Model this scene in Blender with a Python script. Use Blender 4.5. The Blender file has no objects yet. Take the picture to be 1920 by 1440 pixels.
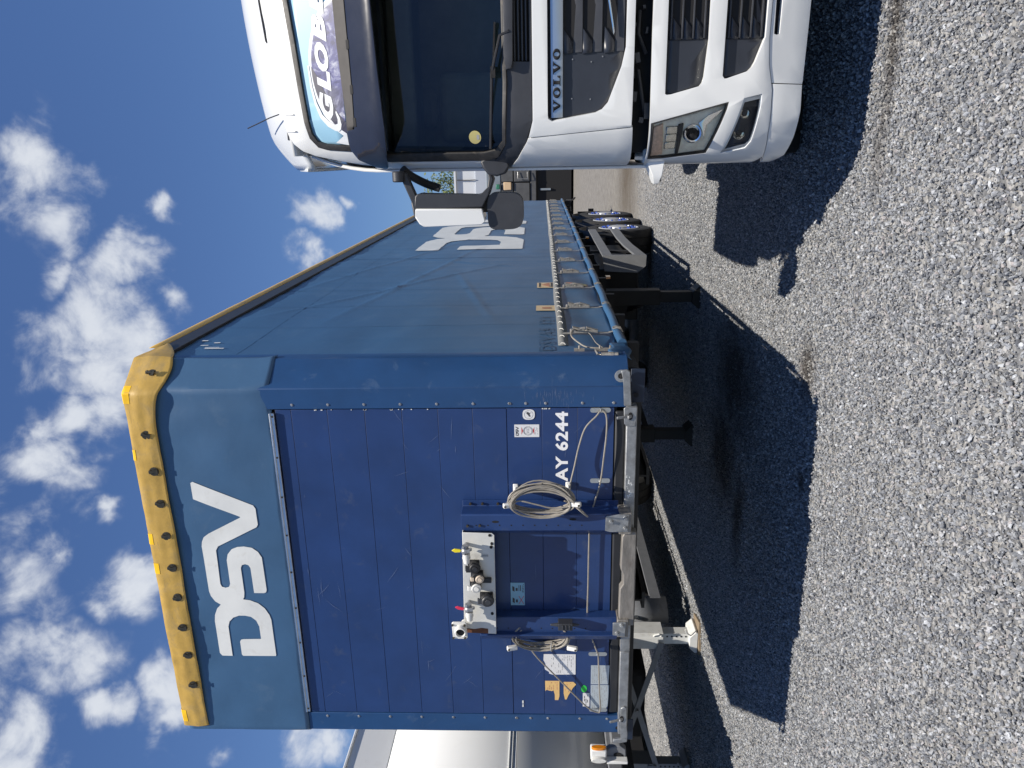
import bpy, bmesh, math, random
from mathutils import Vector, Matrix, Euler, noise
from mathutils.geometry import tessellate_polygon
random.seed(7)
sc = bpy.context.scene
col = sc.collection
R = math.radians

# ------------------------------------------------------------------ camera (held upright, picture stored on its side)
CAM = Vector((0, 0, 1.66))
yaw, pit, rol = R(17.4), R(2.43), R(-0.468)
fw0 = Vector((-math.sin(yaw), math.cos(yaw), 0)); rt0 = Vector((math.cos(yaw), math.sin(yaw), 0)); up0 = Vector((0, 0, 1))
FW = fw0*math.cos(pit) + up0*math.sin(pit)
upp = -fw0*math.sin(pit) + up0*math.cos(pit)
RT = rt0*math.cos(rol) + upp*math.sin(rol)
UP = -rt0*math.sin(rol) + upp*math.cos(rol)
cd = bpy.data.cameras.new('camera'); cam = bpy.data.objects.new('camera', cd); col.objects.link(cam)
X_, Y_, Z_ = -UP, RT, -FW
cam.matrix_world = Matrix(((X_.x, Y_.x, Z_.x, CAM.x), (X_.y, Y_.y, Z_.y, CAM.y), (X_.z, Y_.z, Z_.z, CAM.z), (0, 0, 0, 1)))
cd.sensor_fit = 'HORIZONTAL'; cd.sensor_width = 36; cd.lens = 36*1390/1920
cd.clip_start = .05; cd.clip_end = 3000
sc.camera = cam

# ------------------------------------------------------------------ light
TO_SUN = Vector((.26, -.36, 1)).normalized()
sd = bpy.data.lights.new('sun', 'SUN'); sd.energy = 5.0; sd.angle = R(.53); sd.color = (1, .93, .825)
sun = bpy.data.objects.new('sun', sd); col.objects.link(sun)
sun.rotation_euler = TO_SUN.to_track_quat('Z', 'Y').to_euler(); sun.location = (3, -4, 12)
SKY_S = .05
w = bpy.data.worlds.new('World'); sc.world = w; w.use_nodes = True
N = w.node_tree.nodes; Lk = w.node_tree.links; N.clear()
def wn(t, **k):
    n = N.new(t)
    for a, b in k.items(): setattr(n, a, b)
    return n
def vmath(op, a, b=None):
    n = wn('ShaderNodeVectorMath', operation=op)
    for i, x in enumerate((a, b)):
        if x is None: continue
        if isinstance(x, (tuple, list)): n.inputs[i].default_value = x
        else: Lk.new(x, n.inputs[i])
    return n
def fmath(op, a, b=None, c=None, clamp=False):
    n = wn('ShaderNodeMath', operation=op, use_clamp=clamp)
    for i, x in enumerate((a, b, c)):
        if x is None: continue
        if isinstance(x, (int, float)): n.inputs[i].default_value = x
        else: Lk.new(x, n.inputs[i])
    return n.outputs[0]
sky = wn('ShaderNodeTexSky', sky_type='NISHITA'); sky.sun_disc = False
sky.sun_elevation = math.asin(TO_SUN.z); sky.sun_rotation = math.atan2(TO_SUN.x, TO_SUN.y)
sky.altitude = 30; sky.air_density = 1.35; sky.dust_density = .15; sky.ozone_density = 4.0
tc = wn('ShaderNodeTexCoord')
dirn = vmath('NORMALIZE', tc.outputs['Generated']).outputs[0]
sep = wn('ShaderNodeSeparateXYZ'); Lk.new(dirn, sep.inputs[0])
def wnoise(vec, scale, detail, rough, w4=0.0, dist=0.0):
    n = wn('ShaderNodeTexNoise', noise_dimensions='4D'); Lk.new(vec, n.inputs['Vector'])
    n.inputs['Scale'].default_value = scale; n.inputs['Detail'].default_value = detail
    n.inputs['Roughness'].default_value = rough; n.inputs['W'].default_value = w4; n.inputs['Distortion'].default_value = dist
    return n.outputs['Fac']
# clouds: fair-weather cumulus all round the sky, thicker puffs where the photograph has them
zz = fmath('ADD', sep.outputs['Z'], .35)
pl = wn('ShaderNodeCombineXYZ'); Lk.new(fmath('DIVIDE', sep.outputs['X'], zz), pl.inputs[0]); Lk.new(fmath('DIVIDE', sep.outputs['Y'], zz), pl.inputs[1])
nb = wnoise(pl.outputs[0], 5.0, 2, .5, 3.1)
nd = wnoise(dirn, 7.0, 8, .60, 1.7, .5)
nf = wnoise(dirn, 21.0, 5, .62, 8.2, .6)
BL = [(-0.015,0.827,0.561,0.065),(0.003,0.818,0.575,0.043),(-0.05,0.837,0.545,0.043),(-0.125,0.818,0.561,0.032),(-0.12,0.86,0.496,0.043),(-0.09,0.869,0.486,0.029),(-0.18,0.839,0.514,0.072),(-0.177,0.854,0.49,0.05),(-0.198,0.81,0.552,0.058),(-0.232,0.816,0.53,0.043),(-0.056,0.892,0.45,0.022),(-0.163,0.882,0.442,0.029),(-0.289,0.791,0.539,0.04),(-0.338,0.75,0.568,0.043),(-0.373,0.726,0.578,0.05),(-0.422,0.706,0.569,0.058),(-0.408,0.729,0.55,0.043),(-0.446,0.748,0.491,0.043),(-0.47,0.74,0.481,0.036),(-0.533,0.652,0.539,0.058),(-0.56,0.618,0.552,0.058),(-0.51,0.666,0.544,0.043),(-0.589,0.591,0.551,0.058),(-0.585,0.682,0.439,0.036),(-0.611,0.669,0.424,0.029),(-0.572,0.657,0.49,0.029),(-0.644,0.673,0.363,0.027),(-0.661,0.692,0.29,0.043),(-0.663,0.704,0.256,0.029),(-0.076,0.956,0.283,0.029),(-0.122,0.946,0.299,0.025),(-0.051,0.968,0.246,0.018),(-0.052,0.974,0.22,0.014),(-0.395,0.769,0.502,0.022)]
warp = vmath('ADD', dirn, None)
wv = wn('ShaderNodeTexNoise'); Lk.new(dirn, wv.inputs['Vector']); wv.inputs['Scale'].default_value = 14; wv.inputs['Detail'].default_value = 4
ws_ = vmath('SUBTRACT', wv.outputs['Color'], (.5, .5, .5)); wsc = wn('ShaderNodeVectorMath', operation='SCALE'); Lk.new(ws_.outputs[0], wsc.inputs[0]); wsc.inputs['Scale'].default_value = .11
Lk.new(wsc.outputs[0], warp.inputs[1])
bias = None
for (x, y, z, r) in BL:
    d = vmath('DISTANCE', warp.outputs[0], (x, y, z)).outputs['Value']
    v = fmath('MULTIPLY_ADD', d, -1/(r*1.38), 1.0, clamp=True)
    bias = v if bias is None else fmath('MAXIMUM', bias, v)
# the photographed half of the sky keeps to those puffs, the rest of the sky carries the same kind of clouds at random
front = vmath('DOT_PRODUCT', dirn, tuple(FW)).outputs['Value']
infr = fmath('MULTIPLY_ADD', front, 6.0, -3.9, clamp=True)
rest = fmath('MULTIPLY', fmath('SUBTRACT', 1.0, infr), fmath('MULTIPLY_ADD', nb, 3.4, -2.1, clamp=True))
drv = fmath('ADD', bias, rest)
tex = fmath('ADD', fmath('MULTIPLY_ADD', nd, 2.3, -1.15), fmath('MULTIPLY_ADD', nf, 1.15, -.575))
m0 = fmath('ADD', fmath('MULTIPLY', drv, 1.0), tex)
ms = wn('ShaderNodeMapRange', interpolation_type='SMOOTHERSTEP'); Lk.new(m0, ms.inputs[0]); ms.inputs[1].default_value = .12; ms.inputs[2].default_value = 1.1
gate = fmath('MULTIPLY', drv, 3.0, clamp=True)
mask = fmath('MULTIPLY', fmath('MULTIPLY', ms.outputs[0], gate), .90)
ccol = wn('ShaderNodeMix', data_type='RGBA'); ccol.inputs[6].default_value = (9.6, 10.3, 11.6, 1); ccol.inputs[7].default_value = (12.4, 12.8, 13.3, 1)
Lk.new(nf, ccol.inputs[0])
mx = wn('ShaderNodeMix', data_type='RGBA')
Lk.new(mask, mx.inputs[0]); tint = wn('ShaderNodeMix', data_type='RGBA', blend_type='MULTIPLY'); tint.inputs[0].default_value = 1; Lk.new(sky.outputs[0], tint.inputs[6]); tint.inputs[7].default_value = (.86, 1.04, 1.42, 1); Lk.new(tint.outputs[2], mx.inputs[6]); Lk.new(ccol.outputs[2], mx.inputs[7])
bg = wn('ShaderNodeBackground'); bg.inputs[1].default_value = SKY_S
wo = wn('ShaderNodeOutputWorld'); Lk.new(mx.outputs[2], bg.inputs[0]); Lk.new(bg.outputs[0], wo.inputs[0])
vs = sc.view_settings
vs.view_transform = 'Standard'; vs.look = 'None'; vs.gamma = 1; vs.exposure = .45
vs.use_curve_mapping = False
sc.cycles.max_bounces = 6; sc.cycles.diffuse_bounces = 3; sc.cycles.glossy_bounces = 3; sc.cycles.transmission_bounces = 4; sc.cycles.transparent_max_bounces = 6

# ------------------------------------------------------------------ materials
MATS = {}
def mat(name, c, rough=.5, metal=0.0, var=0.0, vscale=6.0, bump=0.0, bscale=40.0, coat=0.0, dirt=None, spec=.5, scratch=None, stretch=(1, 1, 1)):
    """principled paint / metal / cloth with noise in the colour, optional dirt blotches (colour, amount, scale) and scratches"""
    m = bpy.data.materials.new(name); m.use_nodes = True
    nt = m.node_tree; n = nt.nodes; l = nt.links
    b = n['Principled BSDF']
    b.inputs['Roughness'].default_value = rough; b.inputs['Metallic'].default_value = metal
    b.inputs['Specular IOR Level'].default_value = spec; b.inputs['Coat Weight'].default_value = coat
    b.inputs['Coat Roughness'].default_value = .06
    co = n.new('ShaderNodeTexCoord'); mp = n.new('ShaderNodeMapping'); mp.inputs['Scale'].default_value = stretch
    l.new(co.outputs['Object'], mp.inputs[0])
    def nz(s, d=4, r=.55, dist=0):
        t = n.new('ShaderNodeTexNoise'); t.inputs['Scale'].default_value = s; t.inputs['Detail'].default_value = d
        t.inputs['Roughness'].default_value = r; t.inputs['Distortion'].default_value = dist; l.new(mp.outputs[0], t.inputs['Vector']); return t.outputs['Fac']
    cur = None
    def rgb(cc):
        x = n.new('ShaderNodeRGB'); x.outputs[0].default_value = (*cc, 1); return x.outputs[0]
    cur = rgb(c)
    if var:
        hs = n.new('ShaderNodeMix'); hs.data_type = 'RGBA'; hs.blend_type = 'MIX'
        hs.inputs[6].default_value = (*[max(0, x*(1-var)) for x in c], 1); hs.inputs[7].default_value = (*[min(1, x*(1+var)) for x in c], 1)
        mr = n.new('ShaderNodeMapRange'); mr.inputs[1].default_value = .3; mr.inputs[2].default_value = .7; l.new(nz(vscale, 6, .6), mr.inputs[0]); l.new(mr.outputs[0], hs.inputs[0]); cur = hs.outputs[2]
        rr = n.new('ShaderNodeMapRange'); rr.inputs[3].default_value = max(.02, rough-.1*var*3); rr.inputs[4].default_value = min(1, rough+.1*var*3)
        l.new(nz(vscale*2.3, 5), rr.inputs[0]); l.new(rr.outputs[0], b.inputs['Roughness'])
    if dirt:
        dc, amt, dsc = dirt
        mr = n.new('ShaderNodeMapRange'); mr.inputs[1].default_value = .62-.25*amt; mr.inputs[2].default_value = .78-.1*amt; mr.inputs[4].default_value = min(1, .35+amt*.6)
        l.new(nz(dsc, 9, .68, .4), mr.inputs[0])
        mx_ = n.new('ShaderNodeMix'); mx_.data_type = 'RGBA'; l.new(mr.outputs[0], mx_.inputs[0]); l.new(cur, mx_.inputs[6]); mx_.inputs[7].default_value = (*dc, 1); cur = mx_.outputs[2]
    if scratch:
        scol, sth = scratch
        mp2 = n.new('ShaderNodeMapping'); mp2.inputs['Scale'].default_value = (3, 3, 26); mp2.inputs['Rotation'].default_value = (0, R(12), R(8)); l.new(co.outputs['Object'], mp2.inputs[0])
        t = n.new('ShaderNodeTexNoise'); t.inputs['Scale'].default_value = 3.2; t.inputs['Detail'].default_value = 8; t.inputs['Roughness'].default_value = .7; l.new(mp2.outputs[0], t.inputs['Vector'])
        mr = n.new('ShaderNodeMapRange'); mr.inputs[1].default_value = sth; mr.inputs[2].default_value = sth+.08; mr.inputs[4].default_value = .5; l.new(t.outputs['Fac'], mr.inputs[0])
        mx_ = n.new('ShaderNodeMix'); mx_.data_type = 'RGBA'; l.new(mr.outputs[0], mx_.inputs[0]); l.new(cur, mx_.inputs[6]); mx_.inputs[7].default_value = (*scol, 1); cur = mx_.outputs[2]
    l.new(cur, b.inputs['Base Color'])
    if bump:
        bp = n.new('ShaderNodeBump'); bp.inputs['Strength'].default_value = bump; bp.inputs['Distance'].default_value = .01
        l.new(nz(bscale, 6), bp.inputs['Height']); l.new(bp.outputs[0], b.inputs['Normal'])
    MATS[name] = m
    return m
M = MATS
mat('plank_blue', (0.01209, 0.03666, 0.1287), .42, var=.16, vscale=3, bump=.05, bscale=9, dirt=((.075, .09, .13), .12, 9), scratch=((.11, .14, .24), .67), coat=.15)
mat('post_blue', (0.01092, 0.05148, 0.1482), .42, var=.12, vscale=4, bump=.04, bscale=8, dirt=((.12, .17, .25), .12, 7), coat=.15)
mat('tarp_blue', (.040, .103, .20), .5, var=.10, vscale=2.2, bump=.2, bscale=6, dirt=((.09, .15, .23), .2, 5))
mat('curtain_blue', (.034, .101, .205), .46, var=.12, vscale=2.0, bump=.22, bscale=3.2, dirt=((.08, .15, .24), .22, 4), stretch=(1, .35, 1))
mat('lettering_white', (.66, .67, .65), .5, var=.05, vscale=5, dirt=((.48, .46, .41), .22, 13))
mat('print_white', (.8, .8, .8), .5)
mat('tarp_yellow', (.50, .315, .065), .5, var=.16, vscale=7, bump=.25, bscale=14, dirt=((.26, .2, .11), .55, 7), scratch=((.14, .11, .07), .60))
mat('tape_yellow', (.85, .5, .01), .4, var=.08, vscale=20)
mat('alu', (.62, .63, .63), .32, 1.0, var=.12, vscale=14, bump=.05, bscale=60, dirt=((.25, .24, .22), .15, 18))
mat('galv', (0.324, 0.333, 0.3375), .5, .75, var=.28, vscale=22, bump=.12, bscale=50, dirt=((.16, .13, .10), .30, 9))
mat('galv_rusty', (.22, .205, .185), .6, .45, var=.3, vscale=14, bump=.3, bscale=30, dirt=((.09, .055, .035), .38, 8), stretch=(.5, 1, 1.5))
mat('steel_grey', (.33, .335, .34), .45, .6, var=.2, vscale=25, dirt=((.12, .1, .08), .25, 30))
mat('white_paint', (.73, .735, .715), .3, var=.02, vscale=3, coat=.7, bump=.012, bscale=5)
mat('deflector_white', (.66, .68, .68), .3, var=.03, vscale=3, coat=.6)
mat('plate_white', (.58, .58, .55), .5, var=.1, vscale=9, dirt=((.26, .24, .21), .28, 12), scratch=((.12, .1, .09), .68))
mat('socket_white', (.66, .65, .61), .45, var=.1, vscale=20, dirt=((.3, .28, .24), .25, 30))
mat('socket_beige', (.5, .42, .33), .5, var=.1, vscale=20)
mat('black_plastic', (.018, .018, .02), .5, var=.2, vscale=20, bump=.1, bscale=120)
mat('dark_plastic', (.036, .038, .044), .48, var=.12, vscale=12, bump=.08, bscale=260, dirt=((.08, .08, .08), .1, 9))
mat('visor_dark', (.022, .025, .036), .16, var=.1, vscale=8, coat=.5)
mat('strip_matte', (.05, .046, .043), .7, var=.12, vscale=16)
mat('cover_dark', (.026, .03, .04), .38, var=.1, vscale=10)
mat('void_black', (.006, .006, .007), .8)
mat('rubber', (.016, .016, .017), .9, var=.3, vscale=14, bump=.3, bscale=70, dirt=((.09, .085, .08), .25, 6))
mat('seal_rubber', (.03, .028, .026), .55, var=.3, vscale=20, dirt=((.16, .13, .1), .3, 25))
mat('chassis_black', (.008, .008, .009), .6, var=.3, vscale=6, bump=.1, bscale=20)
mat('chassis_dark', (.014, .015, .018), .6, var=.25, vscale=5, dirt=((.05, .045, .04), .2, 6))
mat('guard_grey', (.16, .165, .17), .55, .1, var=.1, vscale=6, dirt=((.1, .095, .09), .25, 8))
mat('leg_white', (.62, .63, .62), .5, var=.08, vscale=8, dirt=((.33, .29, .22), .3, 10))
mat('tank_white', (.74, .75, .745), .28, var=.02, vscale=2, coat=.5, dirt=((.6, .6, .58), .15, 4))
mat('frame_grey', (.2, .21, .23), .45, .2, var=.12, vscale=8, dirt=((.1, .09, .08), .25, 8))
mat('amber', (.75, .25, .012), .15, var=.2, vscale=40, coat=1)
mat('lens_white', (.62, .63, .62), .15, var=.15, vscale=60, coat=1)
mat('chrome', (.75, .77, .8), .08, 1.0)
mat('emblem_alu', (.42, .47, .53), .3, .85, var=.05, vscale=4)
mat('cable_grey', (0.255, 0.2338, 0.1997), .5, var=.15, vscale=30, dirt=((.16, .13, .1), .3, 20))
mat('hook_white', (.7, .69, .65), .5, var=.06, vscale=20)
mat('handle_yellow', (.75, .62, .02), .4)
mat('handle_red', (.6, .03, .08), .4)
mat('brass_dark', (.10, .085, .06), .4, .7, var=.3, vscale=60)
mat('paper', (.66, .66, .66), .7, var=.05, vscale=20, dirt=((.5, .49, .46), .25, 14))
mat('paper_silver', (.42, .47, .5), .4, .2, var=.06, vscale=16, dirt=((.33, .36, .38), .3, 12))
mat('paper_orange', (.68, .44, .17), .7, var=.06, vscale=20)
mat('paper_tan', (.66, .5, .3), .6, var=.06, vscale=14)
mat('print_dark', (.05, .05, .055), .7)
mat('print_mid', (.3, .3, .3), .7)
mat('print_red', (.45, .05, .05), .6)
mat('print_rose', (.5, .22, .13), .6, var=.3, vscale=20)
mat('label_blue', (.22, .42, .55), .5)
mat('green_dot', (.03, .5, .06), .5)
mat('text_faint', (.028, .075, .15), .5)
mat('webbing', (0.198, 0.2025, 0.198), .75, var=.12, vscale=50, dirt=((.2, .19, .17), .3, 18))
mat('strap', (.26, .255, .24), .7, var=.2, vscale=40, dirt=((.12, .1, .08), .3, 20))
mat('buckle', (.45, .42, .37), .35, .6, var=.3, vscale=60, dirt=((.12, .08, .05), .35, 50))
mat('rim_white', (.42, .43, .45), .35, .2, var=.1, vscale=10)
mat('nut_blue', (.015, .06, .32), .45)
mat('wood', (.2, .155, .105), .75, var=.25, vscale=18, bump=.3, bscale=30, stretch=(1, 6, 6))
mat('lorry_grey', (.075, .076, .078), .6, var=.2, vscale=3)
mat('lorry_panel', (.2, .23, .26), .5, var=.1, vscale=2)
mat('shed_white', (.62, .64, .66), .5, var=.05, vscale=.5)
mat('shed_grey', (.42, .45, .5), .5, var=.05, vscale=.5)
mat('bark', (.12, .09, .065), .85, var=.3, vscale=6)
mat('beige_lamp', (.6, .43, .26), .5)
mat('green_plastic', (.03, .16, .1), .5)
mat('reflector', (.55, .55, .52), .12, .85, var=.2, vscale=30)
mat('hl_housing', (.92, .84, .7), .3, 0.0, var=.2, vscale=18)
mat('hl_orange', (.72, .5, .36), .3, var=.2, vscale=60)
mat('dial', (.42, .37, .15), .4)
mat('seat', (.17, .18, .17), .8, var=.2, vscale=5)
mat('dash_grey', (.10, .105, .105), .6, var=.15, vscale=9)
mat('sign_blue', (.27, .47, .6), .35, var=.08, vscale=2)
mat('sign_white', (.68, .7, .71), .35)
mat('sign_shade', (.05, .05, .075), .35)
mat('rust', (.12, .045, .02), .8, var=.3, vscale=40)
def glass(name, tint, alpha, rough=.02):
    m = bpy.data.materials.new(name); m.use_nodes = True; n = m.node_tree.nodes; l = m.node_tree.links; n.clear()
    tr = n.new('ShaderNodeBsdfTransparent'); tr.inputs[0].default_value = (*tint, 1)
    gl = n.new('ShaderNodeBsdfGlossy'); gl.inputs['Roughness'].default_value = rough
    fr = n.new('ShaderNodeFresnel'); fr.inputs[0].default_value = alpha
    mx = n.new('ShaderNodeMixShader'); o = n.new('ShaderNodeOutputMaterial')
    l.new(fr.outputs[0], mx.inputs[0]); l.new(tr.outputs[0], mx.inputs[1]); l.new(gl.outputs[0], mx.inputs[2]); l.new(mx.outputs[0], o.inputs[0])
    MATS[name] = m
glass('screen_glass', (.88, .95, .9), 1.7)
glass('lamp_glass', (.98, .97, .94), 1.28)
def earth():
    m = bpy.data.materials.new('globe_print'); m.use_nodes = True; n = m.node_tree.nodes; l = m.node_tree.links; b = n['Principled BSDF']; b.inputs['Roughness'].default_value = .35
    co = n.new('ShaderNodeTexCoord'); t = n.new('ShaderNodeTexNoise'); t.inputs['Scale'].default_value = 11; t.inputs['Detail'].default_value = 9; t.inputs['Roughness'].default_value = .62; t.inputs['Distortion'].default_value = 1.6
    l.new(co.outputs['Object'], t.inputs['Vector'])
    r = n.new('ShaderNodeValToRGB'); e = r.color_ramp.elements
    e[0].position = .38; e[0].color = (.025, .028, .10, 1); e[1].position = .70; e[1].color = (.5, .52, .57, 1)
    x = r.color_ramp.elements.new(.52); x.color = (.07, .075, .22, 1)
    l.new(t.outputs['Fac'], r.inputs[0])
    t2 = n.new('ShaderNodeTexNoise'); t2.inputs['Scale'].default_value = 3.5; l.new(co.outputs['Object'], t2.inputs['Vector'])
    mx = n.new('ShaderNodeMix'); mx.data_type = 'RGBA'; mr = n.new('ShaderNodeMapRange'); mr.inputs[1].default_value = .48; mr.inputs[2].default_value = .62; mr.inputs[4].default_value = .75
    l.new(t2.outputs['Fac'], mr.inputs[0]); l.new(mr.outputs[0], mx.inputs[0]); l.new(r.outputs[0], mx.inputs[6])
    hs = n.new('ShaderNodeHueSaturation'); hs.inputs['Saturation'].default_value = .15; l.new(r.outputs[0], hs.inputs['Color']); l.new(hs.outputs[0], mx.inputs[7])
    l.new(mx.outputs[2], b.inputs['Base Color']); MATS['globe_print'] = m
earth()

# ------------------------------------------------------------------ mesh helpers
class MB:
    def __init__(s): s.v = []; s.f = []
    def add(s, vs, fs):
        o = len(s.v); s.v += [tuple(x) for x in vs]; s.f += [tuple(i+o for i in f) for f in fs]; return s
    def box(s, x0, x1, y0, y1, z0, z1):
        vs = [(x, y, z) for x in (x0, x1) for y in (y0, y1) for z in (z0, z1)]
        return s.add(vs, [(0, 1, 3, 2), (4, 6, 7, 5), (0, 4, 5, 1), (2, 3, 7, 6), (0, 2, 6, 4), (1, 5, 7, 3)])
    def obox(s, c, size, rot=(0, 0, 0)):
        m = Euler(rot).to_matrix(); c = Vector(c); h = Vector(size)/2
        vs = [c + m @ Vector((sx*h.x, sy*h.y, sz*h.z)) for sx in (-1, 1) for sy in (-1, 1) for sz in (-1, 1)]
        return s.add(vs, [(0, 1, 3, 2), (4, 6, 7, 5), (0, 4, 5, 1), (2, 3, 7, 6), (0, 2, 6, 4), (1, 5, 7, 3)])
    def bar(s, a, b, w, h, up=(0, 0, 1)):
        a = Vector(a); b = Vector(b); d = (b-a).normalized(); u = Vector(up)
        if abs(d.dot(u)) > .98: u = Vector((0, 1, 0))
        r = d.cross(u).normalized(); u = r.cross(d)
        vs = [p + r*(sx*w/2) + u*(sz*h/2) for p in (a, b) for sx, sz in ((-1, -1), (1, -1), (1, 1), (-1, 1))]
        return s.add(vs, [(0, 1, 2, 3), (7, 6, 5, 4), (0, 4, 5, 1), (1, 5, 6, 2), (2, 6, 7, 3), (3, 7, 4, 0)])
    def cyl(s, a, b, r, n=12, r2=None, cap=True):
        a = Vector(a); b = Vector(b); r2 = r if r2 is None else r2
        d = (b-a).normalized(); u = d.orthogonal().normalized(); w_ = d.cross(u)
        vs = []
        for p, q in ((a, r), (b, r2)):
            for i in range(n):
                t = 2*math.pi*i/n; vs.append(p + u*(q*math.cos(t)) + w_*(q*math.sin(t)))
        fs = [(i, (i+1) % n, n+(i+1) % n, n+i) for i in range(n)]
        if cap: fs += [tuple(range(n-1, -1, -1)), tuple(range(n, 2*n))]
        return s.add(vs, fs)
    def tube(s, pts, r, n=6, closed=False):
        pts = [Vector(p) for p in pts]; m = len(pts); vs = []; u = None
        for i, p in enumerate(pts):
            a = pts[i-1] if (i > 0 or closed) else p; b = pts[(i+1) % m] if (i < m-1 or closed) else p
            d = (b-a).normalized()
            if u is None: u = d.orthogonal().normalized()
            u = (u - d*u.dot(d)).normalized(); w_ = d.cross(u)
            for k in range(n):
                t = 2*math.pi*k/n; vs.append(p + u*(r*math.cos(t)) + w_*(r*math.sin(t)))
        fs = []
        for i in range(m if closed else m-1):
            j = (i+1) % m
            for k in range(n): fs.append((i*n+k, i*n+(k+1) % n, j*n+(k+1) % n, j*n+k))
        if not closed: fs += [tuple(range(n-1, -1, -1)), tuple(range((m-1)*n, m*n))]
        return s.add(vs, fs)
    def sph(s, c, r, n=10, m=6, sx=1, sy=1, sz=1):
        vs = []; fs = []
        for j in range(m+1):
            ph = math.pi*j/m
            for i in range(n):
                t = 2*math.pi*i/n; vs.append((c[0]+r*sx*math.sin(ph)*math.cos(t), c[1]+r*sy*math.sin(ph)*math.sin(t), c[2]+r*sz*math.cos(ph)))
        for j in range(m):
            for i in range(n): fs.append((j*n+i, (j+1)*n+i, (j+1)*n+(i+1) % n, j*n+(i+1) % n))
        return s.add(vs, fs)
    def plate(s, poly, d0, d1, mp=None):
        """polygon (a,b) extruded from depth d0 to d1; mp(a,b,d)->xyz, default front plane (x,z,y)"""
        mp = mp or (lambda a, b, d: (a, d, b))
        n = len(poly); vs = [mp(a, b, d0) for a, b in poly] + [mp(a, b, d1) for a, b in poly]
        tr = tessellate_polygon([[Vector((a, b, 0)) for a, b in poly]])
        fs = [tuple(t) for t in tr] + [tuple(i+n for i in reversed(t)) for t in tr]
        fs += [(i, (i+1) % n, n+(i+1) % n, n+i) for i in range(n)]
        return s.add(vs, fs)
    def grid(s, fn, nu, nv):
        vs = [fn(i/nu, j/nv) for i in range(nu+1) for j in range(nv+1)]
        fs = [(i*(nv+1)+j, (i+1)*(nv+1)+j, (i+1)*(nv+1)+j+1, i*(nv+1)+j+1) for i in range(nu) for j in range(nv)]
        return s.add(vs, fs)
    def lathe(s, prof, c, axis='X', n=32):
        vs = []; fs = []; m = len(prof)
        for i in range(n):
            t = 2*math.pi*i/n; ct, st = math.cos(t), math.sin(t)
            for r, a in prof:
                p = (a, r*ct, r*st) if axis == 'X' else ((r*ct, a, r*st) if axis == 'Y' else (r*ct, r*st, a))
                vs.append((c[0]+p[0], c[1]+p[1], c[2]+p[2]))
        for i in range(n):
            j = (i+1) % n
            for k in range(m-1): fs.append((i*m+k, i*m+k+1, j*m+k+1, j*m+k))
        return s.add(vs, fs)
    def ring(s, c, r, t, nrm=(0, 1, 0), n=16, k=6, sx=1, sz=1):
        nv = Vector(nrm).normalized(); u = nv.orthogonal().normalized(); w_ = nv.cross(u)
        return s.tube([Vector(c)+u*(r*sx*math.cos(2*math.pi*i/n))+w_*(r*sz*math.sin(2*math.pi*i/n)) for i in range(n)], t, k, True)
ORG = {}
def fixn(me):
    bm = bmesh.new(); bm.from_mesh(me); bmesh.ops.recalc_face_normals(bm, faces=bm.faces); bm.to_mesh(me); bm.free()
def obj(mb, name, m, parent=None, smooth=False, bevel=0.0, label=None, kind=None, seg=2, solid=0.0, norm=True, ang=32):
    L = ORG[parent] if parent else Vector((0, 0, 0))
    me = bpy.data.meshes.new(name)
    me.from_pydata([(x-L.x, y-L.y, z-L.z) for x, y, z in mb.v], [], mb.f)
    if norm: fixn(me)
    me.materials.append(M[m] if isinstance(m, str) else m)
    o = bpy.data.objects.new(name, me); col.objects.link(o)
    if parent: o.parent = parent
    ORG[o] = L
    if smooth:
        me.shade_smooth()
        try: me.set_sharp_from_angle(angle=R(ang))
        except Exception: pass
    if solid:
        s_ = o.modifiers.new('solid', 'SOLIDIFY'); s_.thickness = solid; s_.offset = -1
    if bevel:
        b = o.modifiers.new('bevel', 'BEVEL'); b.width = bevel; b.segments = seg; b.limit_method = 'ANGLE'; b.angle_limit = R(40); b.harden_normals = False
        me.shade_smooth(); me.set_sharp_from_angle(angle=R(ang))
    if label: o['label'] = label
    if kind: o['kind'] = kind
    return o
def inst(src, name, parent, pos, rot=(0, 0, 0), scale=(1, 1, 1)):
    """another object on the mesh data of src (built round the origin of its root)"""
    o = bpy.data.objects.new(name, src.data); col.objects.link(o); o.parent = parent
    L = ORG[parent]; o.location = Vector(pos)-L; o.rotation_euler = rot; o.scale = scale
    ORG[o] = L
    return o
def mesh_of(mb, name, m, smooth=False, ang=35):
    me = bpy.data.meshes.new(name); me.from_pydata(mb.v, [], mb.f); fixn(me); me.materials.append(M[m])
    if smooth:
        me.shade_smooth(); me.set_sharp_from_angle(angle=R(ang))
    return me
def put(me, name, parent, pos, rot=(0, 0, 0), scale=(1, 1, 1), bevel=0.0):
    o = bpy.data.objects.new(name, me); col.objects.link(o)
    L = ORG[parent] if parent else Vector((0, 0, 0)); o.parent = parent
    # parts of a moved part hang on their parent's own origin
    o.location = Vector(pos)-L; o.rotation_euler = rot; o.scale = scale; ORG[o] = Vector(pos)
    if bevel:
        b = o.modifiers.new('bevel', 'BEVEL'); b.width = bevel; b.segments = 2; b.limit_method = 'ANGLE'; b.angle_limit = R(40)
    return o
def thing(name, loc, label, cat, group=None):
    o = bpy.data.objects.new(name, None); o.empty_display_size = .3; col.objects.link(o); o.location = loc
    o['label'] = label; o['category'] = cat
    if group: o['group'] = group
    ORG[o] = Vector(loc); return o
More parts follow.
